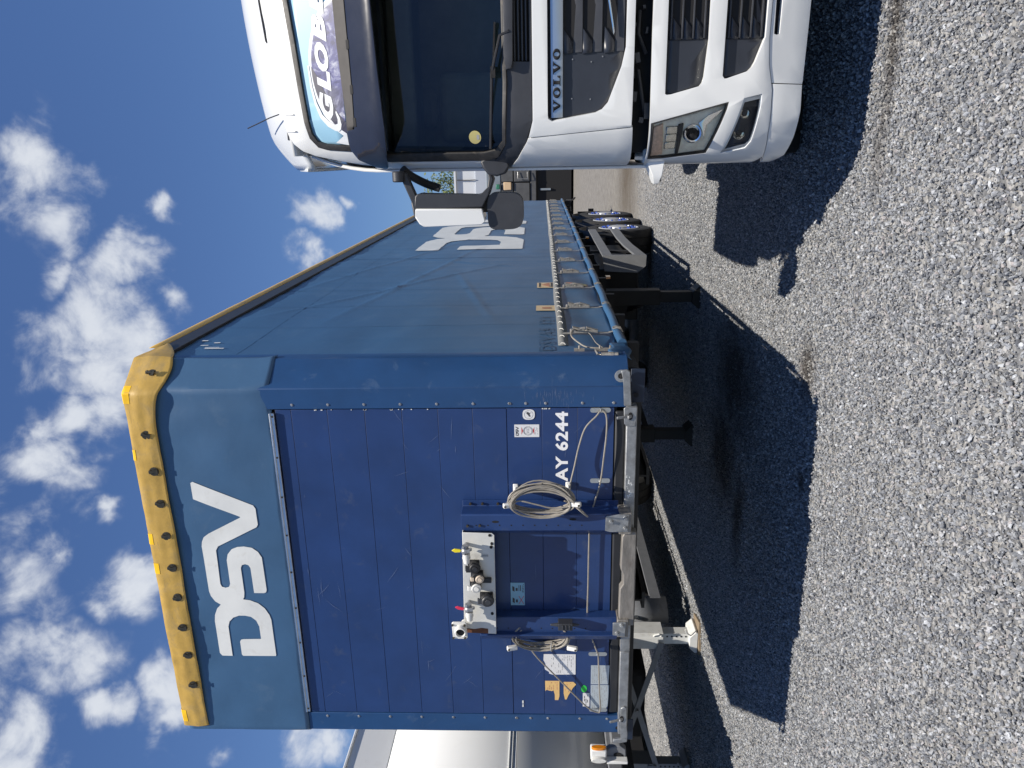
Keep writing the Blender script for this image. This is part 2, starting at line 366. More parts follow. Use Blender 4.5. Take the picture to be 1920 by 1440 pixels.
def text2d(s, size=1.0, bold=0.0, shear=0.0, space=1.0):
    """flat outline of a word as (verts2d, faces), lower left corner at the origin"""
    c = bpy.data.curves.new('t', 'FONT'); c.body = s; c.size = size; c.offset = bold; c.shear = shear; c.space_character = space; c.resolution_u = 3
    o = bpy.data.objects.new('t', c); col.objects.link(o); bpy.context.view_layer.update()
    me = bpy.data.meshes.new_from_object(o.evaluated_get(bpy.context.evaluated_depsgraph_get()))
    vs = [(v.co.x, v.co.y) for v in me.vertices]; fs = [tuple(p.vertices) for p in me.polygons]
    bpy.data.objects.remove(o); bpy.data.curves.remove(c); bpy.data.meshes.remove(me)
    x0 = min(v[0] for v in vs); y0 = min(v[1] for v in vs)
    return [(x-x0, y-y0) for x, y in vs], fs
def fit(t, x0, x1, z0, z1):
    vs, fs = t; W = max(v[0] for v in vs); H = max(v[1] for v in vs)
    return [(x0+(x1-x0)*a/W, z0+(z1-z0)*b/H) for a, b in vs], fs
def decal(t, mp):
    mb = MB(); mb.add([mp(a, b) for a, b in t[0]], t[1]); return mb
def ell(cx, cz, rx, rz, n=24, a0=0, a1=2*math.pi, full=True):
    k = n if full else n+1
    return [(cx+rx*math.cos(a0+(a1-a0)*i/n), cz+rz*math.sin(a0+(a1-a0)*i/n)) for i in range(k)]
def catmull(P, n=8):
    P = [Vector(p) for p in P]; out = []
    for i in range(len(P)-1):
        p0 = P[max(i-1, 0)]; p1 = P[i]; p2 = P[i+1]; p3 = P[min(i+2, len(P)-1)]
        for k in range(n):
            t = k/n; out.append(.5*((2*p1)+(p2-p0)*t+(2*p0-5*p1+4*p2-p3)*t*t+(3*p1-p0-3*p2+p3)*t**3))
    out.append(P[-1]); return out

def glyphs(t):
    """split a text outline into its letters"""
    vs, fs = t; par = list(range(len(vs)))
    def find(i):
        while par[i] != i: par[i] = par[par[i]]; i = par[i]
        return i
    for f in fs:
        for a in f[1:]: par[find(a)] = find(f[0])
    out = {}
    for f in fs: out.setdefault(find(f[0]), []).append(f)
    res = []
    for k, ff in out.items():
        idx = sorted({i for f in ff for i in f}); m_ = {i: j for j, i in enumerate(idx)}
        res.append(([vs[i] for i in idx], [tuple(m_[i] for i in f) for f in ff]))
    return sorted(res, key=lambda r: min(v[0] for v in r[0]))

mat('shaded_blue', (.006, .014, .034), .5, var=.2, vscale=8)  # blue of the corner plates, darkened to carry the shade they sit in

# ================================================================== setting: ground
def ground_material():
    m = bpy.data.materials.new('gravel_ground'); m.use_nodes = True; n = m.node_tree.nodes; l = m.node_tree.links; b = n['Principled BSDF']
    b.inputs['Roughness'].default_value = .9; b.inputs['Specular IOR Level'].default_value = .25
    co = n.new('ShaderNodeTexCoord')
    def vor(s):
        v = n.new('ShaderNodeTexVoronoi'); v.inputs['Scale'].default_value = s; l.new(co.outputs['Object'], v.inputs['Vector']); return v
    def nz(s, d=5, r=.6):
        t = n.new('ShaderNodeTexNoise'); t.inputs['Scale'].default_value = s; t.inputs['Detail'].default_value = d; t.inputs['Roughness'].default_value = r; l.new(co.outputs['Object'], t.inputs['Vector']); return t.outputs['Fac']
    v1 = vor(46)
    sp = n.new('ShaderNodeSeparateColor'); l.new(v1.outputs['Color'], sp.inputs[0])
    r = n.new('ShaderNodeValToRGB'); e = r.color_ramp.elements
    e[0].position = 0; e[0].color = (0.0855, 0.0879, 0.0937, 1); e[1].position = 1; e[1].color = (0.389, 0.392, 0.397, 1)
    for p, c in ((.35, (0.155, 0.16, 0.167, 1)), (.6, (0.226, 0.226, 0.226, 1)), (.8, (0.279, 0.275, 0.263, 1))):
        x = e.new(p); x.color = c
    l.new(sp.outputs[0], r.inputs[0])
    # trodden, dusty lanes: fines between the stones
    mr = n.new('ShaderNodeMapRange'); mr.inputs[1].default_value = .42; mr.inputs[2].default_value = .62; l.new(nz(.35, 4), mr.inputs[0])
    sx = n.new('ShaderNodeSeparateXYZ'); l.new(co.outputs['Object'], sx.inputs[0])
    far = n.new('ShaderNodeMapRange'); far.inputs[1].default_value = 9; far.inputs[2].default_value = 19; l.new(sx.outputs['Y'], far.inputs[0])
    mul = n.new('ShaderNodeMath'); mul.operation = 'MULTIPLY_ADD'; l.new(mr.outputs[0], mul.inputs[0]); mul.inputs[1].default_value = .25; l.new(far.outputs[0], mul.inputs[2]); mul.use_clamp = True
    dust = n.new('ShaderNodeMix'); dust.data_type = 'RGBA'; l.new(mul.outputs[0], dust.inputs[0]); l.new(r.outputs[0], dust.inputs[6])
    dn = n.new('ShaderNodeMix'); dn.data_type = 'RGBA'; dn.inputs[6].default_value = (0.104, 0.0962, 0.0851, 1); dn.inputs[7].default_value = (0.252, 0.24, 0.218, 1); dm_ = n.new('ShaderNodeMapRange'); dm_.inputs[1].default_value = .36; dm_.inputs[2].default_value = .66; l.new(nz(4.5, 12, .85), dm_.inputs[0]); l.new(dm_.outputs[0], dn.inputs[0]); l.new(dn.outputs[2], dust.inputs[7])
    # damp muddy patch beside the rear wheels of the blue trailer
    wp = n.new('ShaderNodeVectorMath'); wp.operation = 'SUBTRACT'; l.new(co.outputs['Object'], wp.inputs[0]); wp.inputs[1].default_value = (-.35, 15.2, 0)
    ws = n.new('ShaderNodeVectorMath'); ws.operation = 'MULTIPLY'; l.new(wp.outputs[0], ws.inputs[0]); ws.inputs[1].default_value = (1/1.6, 1/1.9, 1)
    wl = n.new('ShaderNodeVectorMath'); wl.operation = 'LENGTH'; l.new(ws.outputs[0], wl.inputs[0])
    wa = n.new('ShaderNodeMath'); wa.operation = 'MULTIPLY_ADD'; l.new(nz(2.6, 12, .85), wa.inputs[0]); wa.inputs[1].default_value = -1.9; l.new(wl.outputs['Value'], wa.inputs[2])
    wm = n.new('ShaderNodeMapRange'); wm.inputs[1].default_value = -.8; wm.inputs[2].default_value = .25; wm.inputs[3].default_value = 1; wm.inputs[4].default_value = 0; l.new(wa.outputs[0], wm.inputs[0])
    wet = n.new('ShaderNodeMix'); wet.data_type = 'RGBA'; l.new(wm.outputs[0], wet.inputs[0]); l.new(dust.outputs[2], wet.inputs[6]); wet.inputs[7].default_value = (0.0888, 0.074, 0.0577, 1)
    l.new(wet.outputs[2], b.inputs['Base Color'])
    bp = n.new('ShaderNodeBump'); bp.inputs['Strength'].default_value = .9; bp.inputs['Distance'].default_value = .012; bp.invert = True
    l.new(v1.outputs['Distance'], bp.inputs['Height']); l.new(bp.outputs[0], b.inputs['Normal'])
    M['gravel_ground'] = m
ground_material()
g = MB()
# one sheet, gently uneven near the trucks, running out to the horizon
xs = [-1500, -400, -120, -40] + [-14+i*.7 for i in range(41)] + [40, 120, 400, 1500]
ys = [-1500, -300, -60, -10] + [-2+i*.7 for i in range(44)] + [40, 60, 120, 400, 1500]
def gz(x, y):
    return 0.0
vs_ = [(x, y, gz(x, y)) for x in xs for y in ys]; ny = len(ys)
g.add(vs_, [(i*ny+j, (i+1)*ny+j, (i+1)*ny+j+1, i*ny+j+1) for i in range(len(xs)-1) for j in range(ny-1)])
ground = obj(g, 'ground', 'gravel_ground', kind='structure', norm=False)

# loose stones in front of the trucks
def stone_material():
    m = bpy.data.materials.new('gravel_stone'); m.use_nodes = True; n = m.node_tree.nodes; l = m.node_tree.links; b = n['Principled BSDF']; b.inputs['Roughness'].default_value = .82; b.inputs['Specular IOR Level'].default_value = .3
    oi = n.new('ShaderNodeObjectInfo'); r = n.new('ShaderNodeValToRGB'); e = r.color_ramp.elements; r.color_ramp.interpolation = 'LINEAR'
    e[0].position = 0; e[0].color = (0.095, 0.101, 0.114, 1); e[1].position = 1; e[1].color = (.44, .455, .47, 1)
    for p, c in ((.2, (0.158, 0.166, 0.182, 1)), (.45, (0.23, 0.241, 0.256, 1)), (.62, (0.285, 0.295, 0.302, 1)), (.74, (0.285, 0.278, 0.262, 1)), (.8, (0.261, 0.278, 0.306, 1)), (.9, (0.356, 0.365, 0.378, 1)), (.955, (0.317, 0.29, 0.284, 1)), (.965, (0.396, 0.414, 0.436, 1))):
        x = e.new(p); x.color = c
    l.new(oi.outputs['Random'], r.inputs[0])
    co = n.new('ShaderNodeTexCoord'); t = n.new('ShaderNodeTexNoise'); t.inputs['Scale'].default_value = 3.5; t.inputs['Detail'].default_value = 6; t.inputs['Roughness'].default_value = .75; l.new(co.outputs['Object'], t.inputs['Vector'])
    mx = n.new('ShaderNodeMix'); mx.data_type = 'RGBA'; mx.blend_type = 'MULTIPLY'; mx.inputs[0].default_value = .8; l.new(r.outputs[0], mx.inputs[6])
    cr = n.new('ShaderNodeMapRange'); cr.inputs[1].default_value = .3; cr.inputs[2].default_value = .7; cr.inputs[3].default_value = .45; cr.inputs[4].default_value = 1.6; l.new(t.outputs['Fac'], cr.inputs[0])
    l.new(cr.outputs[0], mx.inputs[7]); # oil and water stains on the yard
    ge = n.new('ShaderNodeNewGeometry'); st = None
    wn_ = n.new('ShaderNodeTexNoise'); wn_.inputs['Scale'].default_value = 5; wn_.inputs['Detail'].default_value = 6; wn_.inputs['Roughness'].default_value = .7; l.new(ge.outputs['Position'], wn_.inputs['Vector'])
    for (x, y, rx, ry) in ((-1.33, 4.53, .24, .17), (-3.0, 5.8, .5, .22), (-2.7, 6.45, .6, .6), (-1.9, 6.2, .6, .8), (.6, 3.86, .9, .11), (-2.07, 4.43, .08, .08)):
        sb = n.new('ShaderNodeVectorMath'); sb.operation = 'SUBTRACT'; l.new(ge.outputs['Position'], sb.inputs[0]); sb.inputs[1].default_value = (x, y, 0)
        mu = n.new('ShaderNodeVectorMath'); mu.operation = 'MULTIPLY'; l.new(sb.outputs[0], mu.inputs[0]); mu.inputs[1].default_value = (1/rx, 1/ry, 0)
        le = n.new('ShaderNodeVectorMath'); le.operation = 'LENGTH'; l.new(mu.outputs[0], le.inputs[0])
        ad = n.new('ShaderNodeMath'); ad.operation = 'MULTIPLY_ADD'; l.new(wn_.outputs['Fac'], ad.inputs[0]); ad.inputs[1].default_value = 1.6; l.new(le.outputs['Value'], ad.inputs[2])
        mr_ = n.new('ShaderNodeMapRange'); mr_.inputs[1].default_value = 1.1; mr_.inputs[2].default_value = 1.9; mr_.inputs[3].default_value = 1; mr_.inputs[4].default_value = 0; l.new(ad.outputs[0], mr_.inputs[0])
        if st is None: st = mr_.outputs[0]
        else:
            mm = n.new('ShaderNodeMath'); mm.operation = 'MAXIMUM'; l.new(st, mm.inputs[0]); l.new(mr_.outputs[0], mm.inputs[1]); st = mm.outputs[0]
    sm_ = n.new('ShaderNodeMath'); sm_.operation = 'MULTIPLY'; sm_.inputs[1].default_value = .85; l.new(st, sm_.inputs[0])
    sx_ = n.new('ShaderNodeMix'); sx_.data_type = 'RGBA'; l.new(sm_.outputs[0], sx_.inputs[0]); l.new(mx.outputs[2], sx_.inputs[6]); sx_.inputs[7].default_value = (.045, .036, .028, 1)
    l.new(sx_.outputs[2], b.inputs['Base Color'])
    M['gravel_stone'] = m
stone_material()
def P2(d, s): return (fw0.x*d+rt0.x*s, fw0.y*d+rt0.y*s, .002)
gm = MB()
dn_ = [2.0, 3.0, 4.0, 5.0, 6.0, 7.0, 8.0, 9.0, 10.0, 11.0, 12.0, 13.0]
for a, b2 in zip(dn_[:-1], dn_[1:]):
    ha, hb = .56*a+.9, .56*b2+.9
    for k in range(10):
        s0, s1 = -1+k*.2, -.8+k*.2
        gm.add([P2(a, ha*s0), P2(a, ha*s1), P2(b2, hb*s1), P2(b2, hb*s0)], [(0, 1, 2, 3)])
gravel = obj(gm, 'gravel', 'gravel_stone', kind='stuff', norm=False)
gravel['label'] = 'loose grey crushed stones covering the yard in front of the trucks'; gravel['category'] = 'gravel'
def gravel_nodes(o):
    ng = bpy.data.node_groups.new('gravel_scatter', 'GeometryNodeTree')
    ng.interface.new_socket('Geometry', in_out='INPUT', socket_type='NodeSocketGeometry'); ng.interface.new_socket('Geometry', in_out='OUTPUT', socket_type='NodeSocketGeometry')
    n = ng.nodes; l = ng.links
    gi = n.new('NodeGroupInput'); go = n.new('NodeGroupOutput')
    ji = n.new('GeometryNodeGeometryToInstance')
    for k in range(5):
        ic = n.new('GeometryNodeMeshIcoSphere'); ic.inputs['Radius'].default_value = 1; ic.inputs['Subdivisions'].default_value = 2 if k < 2 else 1
        nt = n.new('ShaderNodeTexNoise'); nt.noise_dimensions = '4D'; nt.inputs['Scale'].default_value = 1.15; nt.inputs['Detail'].default_value = 1; nt.inputs['W'].default_value = 3.7*k+1
        sb = n.new('ShaderNodeVectorMath'); sb.operation = 'SUBTRACT'; l.new(nt.outputs['Color'], sb.inputs[0]); sb.inputs[1].default_value = (.5, .5, .5)
        sm = n.new('ShaderNodeVectorMath'); sm.operation = 'SCALE'; sm.inputs['Scale'].default_value = 2.1; l.new(sb.outputs[0], sm.inputs[0])
        sp = n.new('GeometryNodeSetPosition'); l.new(ic.outputs['Mesh'], sp.inputs['Geometry']); l.new(sm.outputs[0], sp.inputs['Offset'])
        ss = n.new('GeometryNodeSetShadeSmooth'); ss.inputs['Shade Smooth'].default_value = False; l.new(sp.outputs[0], ss.inputs['Geometry'])
        st = n.new('GeometryNodeSetMaterial'); st.inputs['Material'].default_value = M['gravel_stone']; l.new(ss.outputs[0], st.inputs['Geometry'])
        l.new(st.outputs[0], ji.inputs[0])
    dp = n.new('GeometryNodeDistributePointsOnFaces'); ps = n.new('GeometryNodeInputPosition'); ln = n.new('ShaderNodeVectorMath'); ln.operation = 'LENGTH'; l.new(ps.outputs[0], ln.inputs[0])
    mr = n.new('ShaderNodeMapRange'); mr.inputs[1].default_value = 6.5; mr.inputs[2].default_value = 12.5; mr.inputs[3].default_value = 6200; mr.inputs[4].default_value = 150; l.new(ln.outputs['Value'], mr.inputs[0]); l.new(mr.outputs[0], dp.inputs['Density']); dp.inputs['Seed'].default_value = 4; l.new(gi.outputs[0], dp.inputs['Mesh'])
    ip = n.new('GeometryNodeInstanceOnPoints'); ip.inputs['Pick Instance'].default_value = True
    rz_ = n.new('FunctionNodeRandomValue'); rz_.data_type = 'FLOAT_VECTOR'; rz_.inputs[0].default_value = (0, 0, -.003); rz_.inputs[1].default_value = (0, 0, .009); rz_.inputs['Seed'].default_value = 21
    so = n.new('GeometryNodeSetPosition'); l.new(dp.outputs['Points'], so.inputs['Geometry']); l.new(rz_.outputs[0], so.inputs['Offset'])
    l.new(so.outputs[0], ip.inputs['Points']); l.new(ji.outputs[0], ip.inputs['Instance'])
    rr = n.new('FunctionNodeRandomValue'); rr.data_type = 'FLOAT_VECTOR'; rr.inputs[1].default_value = (6.28, 6.28, 6.28); l.new(rr.outputs[0], ip.inputs['Rotation'])
    r1 = n.new('FunctionNodeRandomValue'); r1.data_type = 'FLOAT'; r1.inputs[2].default_value = 0; r1.inputs[3].default_value = 1; r1.inputs['Seed'].default_value = 9
    pw = n.new('ShaderNodeMath'); pw.operation = 'POWER'; l.new(r1.outputs[1], pw.inputs[0]); pw.inputs[1].default_value = 2.6
    ma = n.new('ShaderNodeMath'); ma.operation = 'MULTIPLY_ADD'; l.new(pw.outputs[0], ma.inputs[0]); ma.inputs[1].default_value = .0085; ma.inputs[2].default_value = .0038
    r3 = n.new('FunctionNodeRandomValue'); r3.data_type = 'FLOAT_VECTOR'; r3.inputs[0].default_value = (.8, .65, .5); r3.inputs[1].default_value = (1.3, 1.05, .85); r3.inputs['Seed'].default_value = 3
    sc_ = n.new('ShaderNodeVectorMath'); sc_.operation = 'SCALE'; l.new(r3.outputs[0], sc_.inputs[0]); l.new(ma.outputs[0], sc_.inputs['Scale'])
    l.new(sc_.outputs[0], ip.inputs['Scale'])
    l.new(ip.outputs[0], go.inputs[0])
    md = o.modifiers.new('scatter', 'NODES'); md.node_group = ng
gravel_nodes(gravel)

# ================================================================== blue curtain-sided trailer
XR, XLT = -1.115, -3.70          # outer sides
FXR, FXL = -1.24, -3.575         # flat of the front wall
FY, CY = 3.90, 4.07              # front plane, end of the corner chamfer
REAR = 18.15
T = thing('curtainsider_trailer', ((XR+XLT)/2, FY, 0), 'blue curtain-sided semi-trailer with yellow roof edge, standing uncoupled on its landing legs', 'trailer')
# --- front wall planks
ZS = [3.18, 3.09, 2.883, 2.67, 2.459, 2.255, 2.06, 1.869, 1.67, 1.472, 1.268]
rp = random.Random(3)
for a, b in zip(ZS[:-1], ZS[1:]):
    dy = rp.uniform(-.0012, .0012)
    obj(MB().box(-3.44, -1.366, FY+.004+dy, FY+.03, b+.0009, a-.0009), 'plank', 'plank_blue', T, bevel=.0012)
obj(MB().box(-3.46, -1.35, FY+.03, FY+.06, 1.25, 3.22), 'front_wall_core', 'chassis_dark', T)
# --- corner posts: flat flange, chamfer, return along the side
def post(side):
    s = 1 if side > 0 else -1
    xi, xf, xo = (-1.362, FXR, XR+.004) if s > 0 else (-3.444, FXL, XLT-.004)
    pr = [(xi, FY), (xf, FY), (xf+s*.006, FY+.006), (xo-s*.004, CY-.008), (xo, CY), (xo, CY+.10), (xo-s*.05, CY+.10), (xi, FY+.05)]
    mb = MB().plate(pr, 1.185, 3.98, lambda a, b, d: (a, b, d))
    o = obj(mb, 'corner_post', 'post_blue', T, bevel=.004)
    rv = MB(); xr = xi+s*.026
    zs = [3.078-i*.205 for i in range(7)] + [1.851, 1.759, 1.649, 1.445, 1.272]
    for z in zs:
        rv.cyl((xr, FY+.002, z), (xr, FY-.0035, z), .0095, 10, .007); rv.cyl((xr, FY-.0035, z), (xr, FY-.005, z), .004, 6)
    obj(rv, 'rivets', 'steel_grey', o, kind='stuff')
    return o
postR = post(1); postL = post(-1)
# scuffs of bare paint along the plank edge next to the right post
sc_m = MB(); rs = random.Random(11)
for k in range(26):
    z = rs.choice([rs.uniform(1.29, 1.4), rs.uniform(1.62, 1.66), rs.uniform(2.3, 3.05)]); L = rs.uniform(.003, .014)
    sc_m.box(-1.369-rs.uniform(0, .003), -1.3655, FY+.0008, FY+.0038, z, z+L)
obj(sc_m, 'paint_chips', 'lettering_white', T, kind='stuff')
sk_m = MB()
def sliver(mb, x, z, ln, ang, y, w0=.0009):
    dx, dz = math.cos(ang), math.sin(ang); k = rs.uniform(-.15, .15)*ln
    pts = [(x, z), (x+dx*ln*.5-dz*k*.3, z+dz*ln*.5+dx*k*.3), (x+dx*ln, z+dz*ln)]
    for (a, b), (c, d), w1, w2 in ((pts[0], pts[1], 0, w0), (pts[1], pts[2], w0, 0)):
        mb.add([(a-dz*w1, y, b+dx*w1), (a+dz*w1, y, b-dx*w1), (c+dz*w2, y, d-dx*w2), (c-dz*w2, y, d+dx*w2)], [(0, 1, 2, 3)])
for k in range(46):
    sliver(sk_m, rs.uniform(-3.4, -1.45), rs.uniform(1.3, 3.1), rs.uniform(.02, .16), rs.choice([rs.uniform(.5, 1.0), rs.uniform(-.15, .15), rs.uniform(1.9, 2.6)]), FY+.0012, rs.uniform(.0004, .0011))
for k in range(70):
    x_ = rs.gauss(-1.28, .03); x_ = min(x_, -1.262)
    sliver(sk_m, x_-.03, rs.gauss(1.6, .075), rs.uniform(.02, .055), rs.uniform(-.12, .12), FY-.0008, rs.uniform(.0003, .0007))
mat('scratch_grey', (.13, .17, .28), .6)
obj(sk_m, 'scratches', 'scratch_grey', T, norm=False, kind='stuff')
# --- upper front tarpaulin, hanging over the plank wall
def wob(x, z, s, seed): return noise.noise(Vector((x*s, z*s, seed)))
def tarp_pt(u, v):
    # u runs across the front and round both corners, v from hem to roof
    path = [(XLT-.002, CY+.14), (XLT-.006, CY), (FXL, FY-.012), (FXR, FY-.012), (XR+.008, CY), (XR+.004, CY+.04)]
    cum = [0]
    for p, q in zip(path[:-1], path[1:]): cum.append(cum[-1]+math.hypot(q[0]-p[0], q[1]-p[1]))
    t = u*cum[-1]
    for i in range(len(path)-1):
        if t <= cum[i+1]+1e-9: break
    k = (t-cum[i])/(cum[i+1]-cum[i]); x = path[i][0]+(path[i+1][0]-path[i][0])*k; y = path[i][1]+(path[i+1][1]-path[i][1])*k
    z = 3.203 + v*(4.0-3.203)
    z += (.010*wob(x, 0, 2.3, 2)+.006*wob(x, 0, 7, 5))*(1-v)**3
    fr = math.exp(-((x+1.24)/.22)**2)
    d = .010*wob(x, z, 1.7, 1)+.004*wob(x, z, 5.0, 4)+.010*fr*wob(x*2, z, 3.2, 8) - .012*fr*math.exp(-v*9)
    d -= .007*math.exp(-v*12)*(1+wob(x, 0, 3, 9))
    ny_ = -1 if FXL-.01 < x < FXR+.01 else -.75
    return (x+(0 if ny_ == -1 else (-d*.6 if x > -2 else d*.6)), y+ny_*d*-1*(-1), z)
obj(MB().grid(tarp_pt, 150, 26), 'front_tarpaulin', 'tarp_blue', T, smooth=True, solid=.003)
# --- company logo (one joined outline)
LOGO = [(-1.807,3.725),(-1.799,3.712),(-1.954,3.373),(-1.975,3.362),(-2.082,3.362),(-2.099,3.372),(-2.225,3.621),(-2.252,3.637),(-2.48,3.641),(-2.5,3.634),(-2.507,3.611),(-2.5,3.589),(-2.48,3.58),(-2.318,3.58),(-2.278,3.569),(-2.243,3.54),(-2.228,3.503),(-2.225,3.463),(-2.234,3.416),(-2.262,3.382),(-2.3,3.363),(-2.524,3.36),(-2.54,3.366),(-2.545,3.379),(-2.543,3.439),(-2.371,3.441),(-2.351,3.451),(-2.344,3.47),(-2.351,3.491),(-2.371,3.5),(-2.539,3.499),(-2.571,3.504),(-2.587,3.513),(-2.594,3.47),(-2.616,3.424),(-2.653,3.388),(-2.7,3.365),(-2.737,3.357),(-2.994,3.356),(-3.001,3.36),(-3.001,3.568),(-2.991,3.575),(-2.895,3.574),(-2.88,3.564),(-2.877,3.548),(-2.875,3.438),(-2.785,3.438),(-2.742,3.452),(-2.714,3.481),(-2.705,3.517),(-2.705,3.554),(-2.72,3.593),(-2.75,3.622),(-2.786,3.634),(-3.002,3.636),(-3.002,3.702),(-2.983,3.716),(-2.749,3.715),(-2.702,3.707),(-2.655,3.686),(-2.627,3.659),(-2.604,3.691),(-2.567,3.712),(-2.535,3.719),(-2.226,3.721),(-2.195,3.715),(-2.164,3.7),(-2.14,3.668),(-2.035,3.463),(-2.029,3.463),(-1.911,3.725)]
LG = [(a+3.002, b-3.356) for a, b in LOGO]
def dense(poly, step):
    out = []
    for (a, b), (c, d) in zip(poly, poly[1:]+poly[:1]):
        k = max(1, int(math.hypot(c-a, d-b)/step))
        out += [(a+(c-a)*i/k, b+(d-b)*i/k) for i in range(k)]
    return out
def sheet_on(poly, fn, cuts):
    """fill a polygon given in (a,b), cut it into strips so that it can follow a curved sheet, map with fn"""
    bm = bmesh.new(); vs = [bm.verts.new((a, b, 0)) for a, b in poly]
    for i in range(len(vs)): bm.edges.new((vs[i], vs[(i+1) % len(vs)]))
    bmesh.ops.triangle_fill(bm, use_beauty=True, edges=bm.edges[:])
    for ax, lo, hi, st in cuts:
        k = lo
        while k < hi:
            co = [0, 0, 0]; no = [0, 0, 0]; co[ax] = k; no[ax] = 1
            bmesh.ops.bisect_plane(bm, geom=bm.verts[:]+bm.edges[:]+bm.faces[:], plane_co=co, plane_no=no); k += st
    bm.verts.index_update()
    mb = MB(); mb.add([fn(v.co.x, v.co.y) for v in bm.verts], [tuple(v.index for v in f.verts) for f in bm.faces]); bm.free(); return mb
def tarp_y(x, z):
    v = (z-3.203)/(4.0-3.203)
    d = .010*wob(x, z, 1.7, 1)+.004*wob(x, z, 5.0, 4)-.007*math.exp(-v*12)*(1+wob(x, 0, 3, 9))
    return FY-.012-d
# tarp_pt moves the cloth by -d in y on the flat: the lettering lies 3 mm in front of it
obj(sheet_on([(a-3.002, b+3.356) for a, b in LG], lambda a, b: (a, tarp_y(a, b)-.0035, b), [(0, -3.05, -1.7, .06), (1, 3.3, 3.8, .05)]), 'logo_lettering', 'lettering_white', T, label='white company lettering on the front tarpaulin', norm=False)
# --- aluminium strip along the hem
tr = obj(MB().box(-3.425, -1.381, FY-.016, FY+.003, 3.182, 3.205).box(-3.425, -1.381, FY-.022, FY-.016, 3.199, 3.209), 'hem_strip', 'alu', T, bevel=.002)
sm = MB()
for i in range(9):
    x = -1.40-i*.25; sm.cyl((x, FY-.015, 3.192), (x, FY-.0185, 3.192), .006, 8)
obj(sm, 'screws', 'brass_dark', tr, kind='stuff')
# --- yellow roof tarpaulin: band over the front and corners, thin edge along the side
def yel_pt(u, v):
    path = [(XLT-.03, CY+.42), (XLT-.035, CY+.05), (FXL+.04, FY-.026), (-3.0, FY-.030), (-2.4, FY-.032), (-1.8, FY-.032), (FXR-.01, FY-.034), (XR+.026, CY-.02), (XR+.022, CY+.30)]
    cum = [0]
    for p, q in zip(path[:-1], path[1:]): cum.append(cum[-1]+math.hypot(q[0]-p[0], q[1]-p[1]))
    t = u*cum[-1]
    for i in range(len(path)-1):
        if t <= cum[i+1]+1e-9: break
    k = (t-cum[i])/(cum[i+1]-cum[i]); x = path[i][0]+(path[i+1][0]-path[i][0])*k; y = path[i][1]+(path[i+1][1]-path[i][1])*k
    # hem height along the way: lower at the right corner
    cr = math.exp(-((u-.885)/.055)**2); tail = max(0, (u-.93)/.07); tl = max(0, (.09-u)/.09)
    zb = 3.862 - .085*cr + .105*tail**1.6 + .0*tl + .004*wob(x, y, 3, 3) + .004*math.sin(u*9)
    zt = 4.068 - .03*tail - .02*tl
    # v 0 hem .. .7 shoulder .. 1 in over the roof
    inx = -2.4; 
    if v <= .62:
        k2 = v/.62; z = zb + (zt-.045-zb)*k2; out = .007*math.sin(k2*math.pi)+.001*(1-k2)
    else:
        k2 = (v-.62)/.38; z = zt-.045+.05*math.sin(k2*math.pi/2); out = -.02-.32*k2**1.6
        out = .0-.33*k2**1.5
    nx, nyv = 0, -1
    if u < .16: nx, nyv = -1, -.15
    elif u < .20: nx, nyv = -.6, -.75
    elif u > .905: nx, nyv = 1, -.1
    elif u > .845: nx, nyv = .62, -.75
    fold = .0025*wob(u*60, v*2, 1, 3)+.005*wob(u*18, v*5, 1, 6)
    out += fold
    return (x+nx*out, y+nyv*out, z+.004*wob(x*3, y*3, 1, 2))
yel = obj(MB().grid(yel_pt, 190, 22), 'roof_tarpaulin', 'tarp_yellow', T, smooth=True, solid=.004)
obj(MB().grid(lambda u, v: (XLT+.03+(XR-XLT-.06)*u, FY+.22+(REAR-FY-.3)*v, 4.045+.02*math.sin(math.pi*u)+.01*wob(u*4, v*30, 1, 2)), 12, 40), 'roof_skin', 'tarp_yellow', T, smooth=True)
for sx, o_ in ((XR, 1), (XLT, -1)):
    obj(MB().grid(lambda u, v, sx=sx, o_=o_: (sx+o_*(.006+.01*math.sin(v*2.2)), FY+.42+(REAR-FY-.42)*u, 4.02+.055*v+.003*wob(u*50, v, 1, 2)), 90, 4), 'roof_edge', 'tarp_yellow', yel, smooth=True, solid=.005)
# turn-buttons on the yellow band
eb = MB().lathe([(.021, 0), (.021, -.004), (.017, -.006), (.012, -.005)], (0, 0, 0), 'Y', 16)
eb.cyl((0, -.002, 0), (0, -.012, 0), .012, 10); eb.obox((0, -.016, .004), (.009, .010, .036)); eb.obox((.0, -.02, -.012), (.024, .008, .010)); eb.cyl((-.008, -.016, .016), (.008, -.016, .016), .006, 8)
ebm = mesh_of(eb, 'turn_button', 'brass_dark')
for x, z in [(-1.497,3.922),(-1.723,3.915),(-1.929,3.912),(-2.141,3.909),(-2.356,3.908),(-2.562,3.909),(-2.778,3.91),(-2.98,3.908),(-3.204,3.908)]:
    put(ebm, 'turn_button', T, (x, FY-.040, z), (R(8), R(rp.uniform(-20, 20)), 0), (1.3, .42, 1.3))
put(ebm, 'turn_button', T, (-1.165, FY+.062, 3.885), (R(4), R(10), R(38)), (1.3, 1.3, 1.3))
put(ebm, 'turn_button', T, (XLT-.045, CY+.12, 3.90), (0, 0, R(-90)))
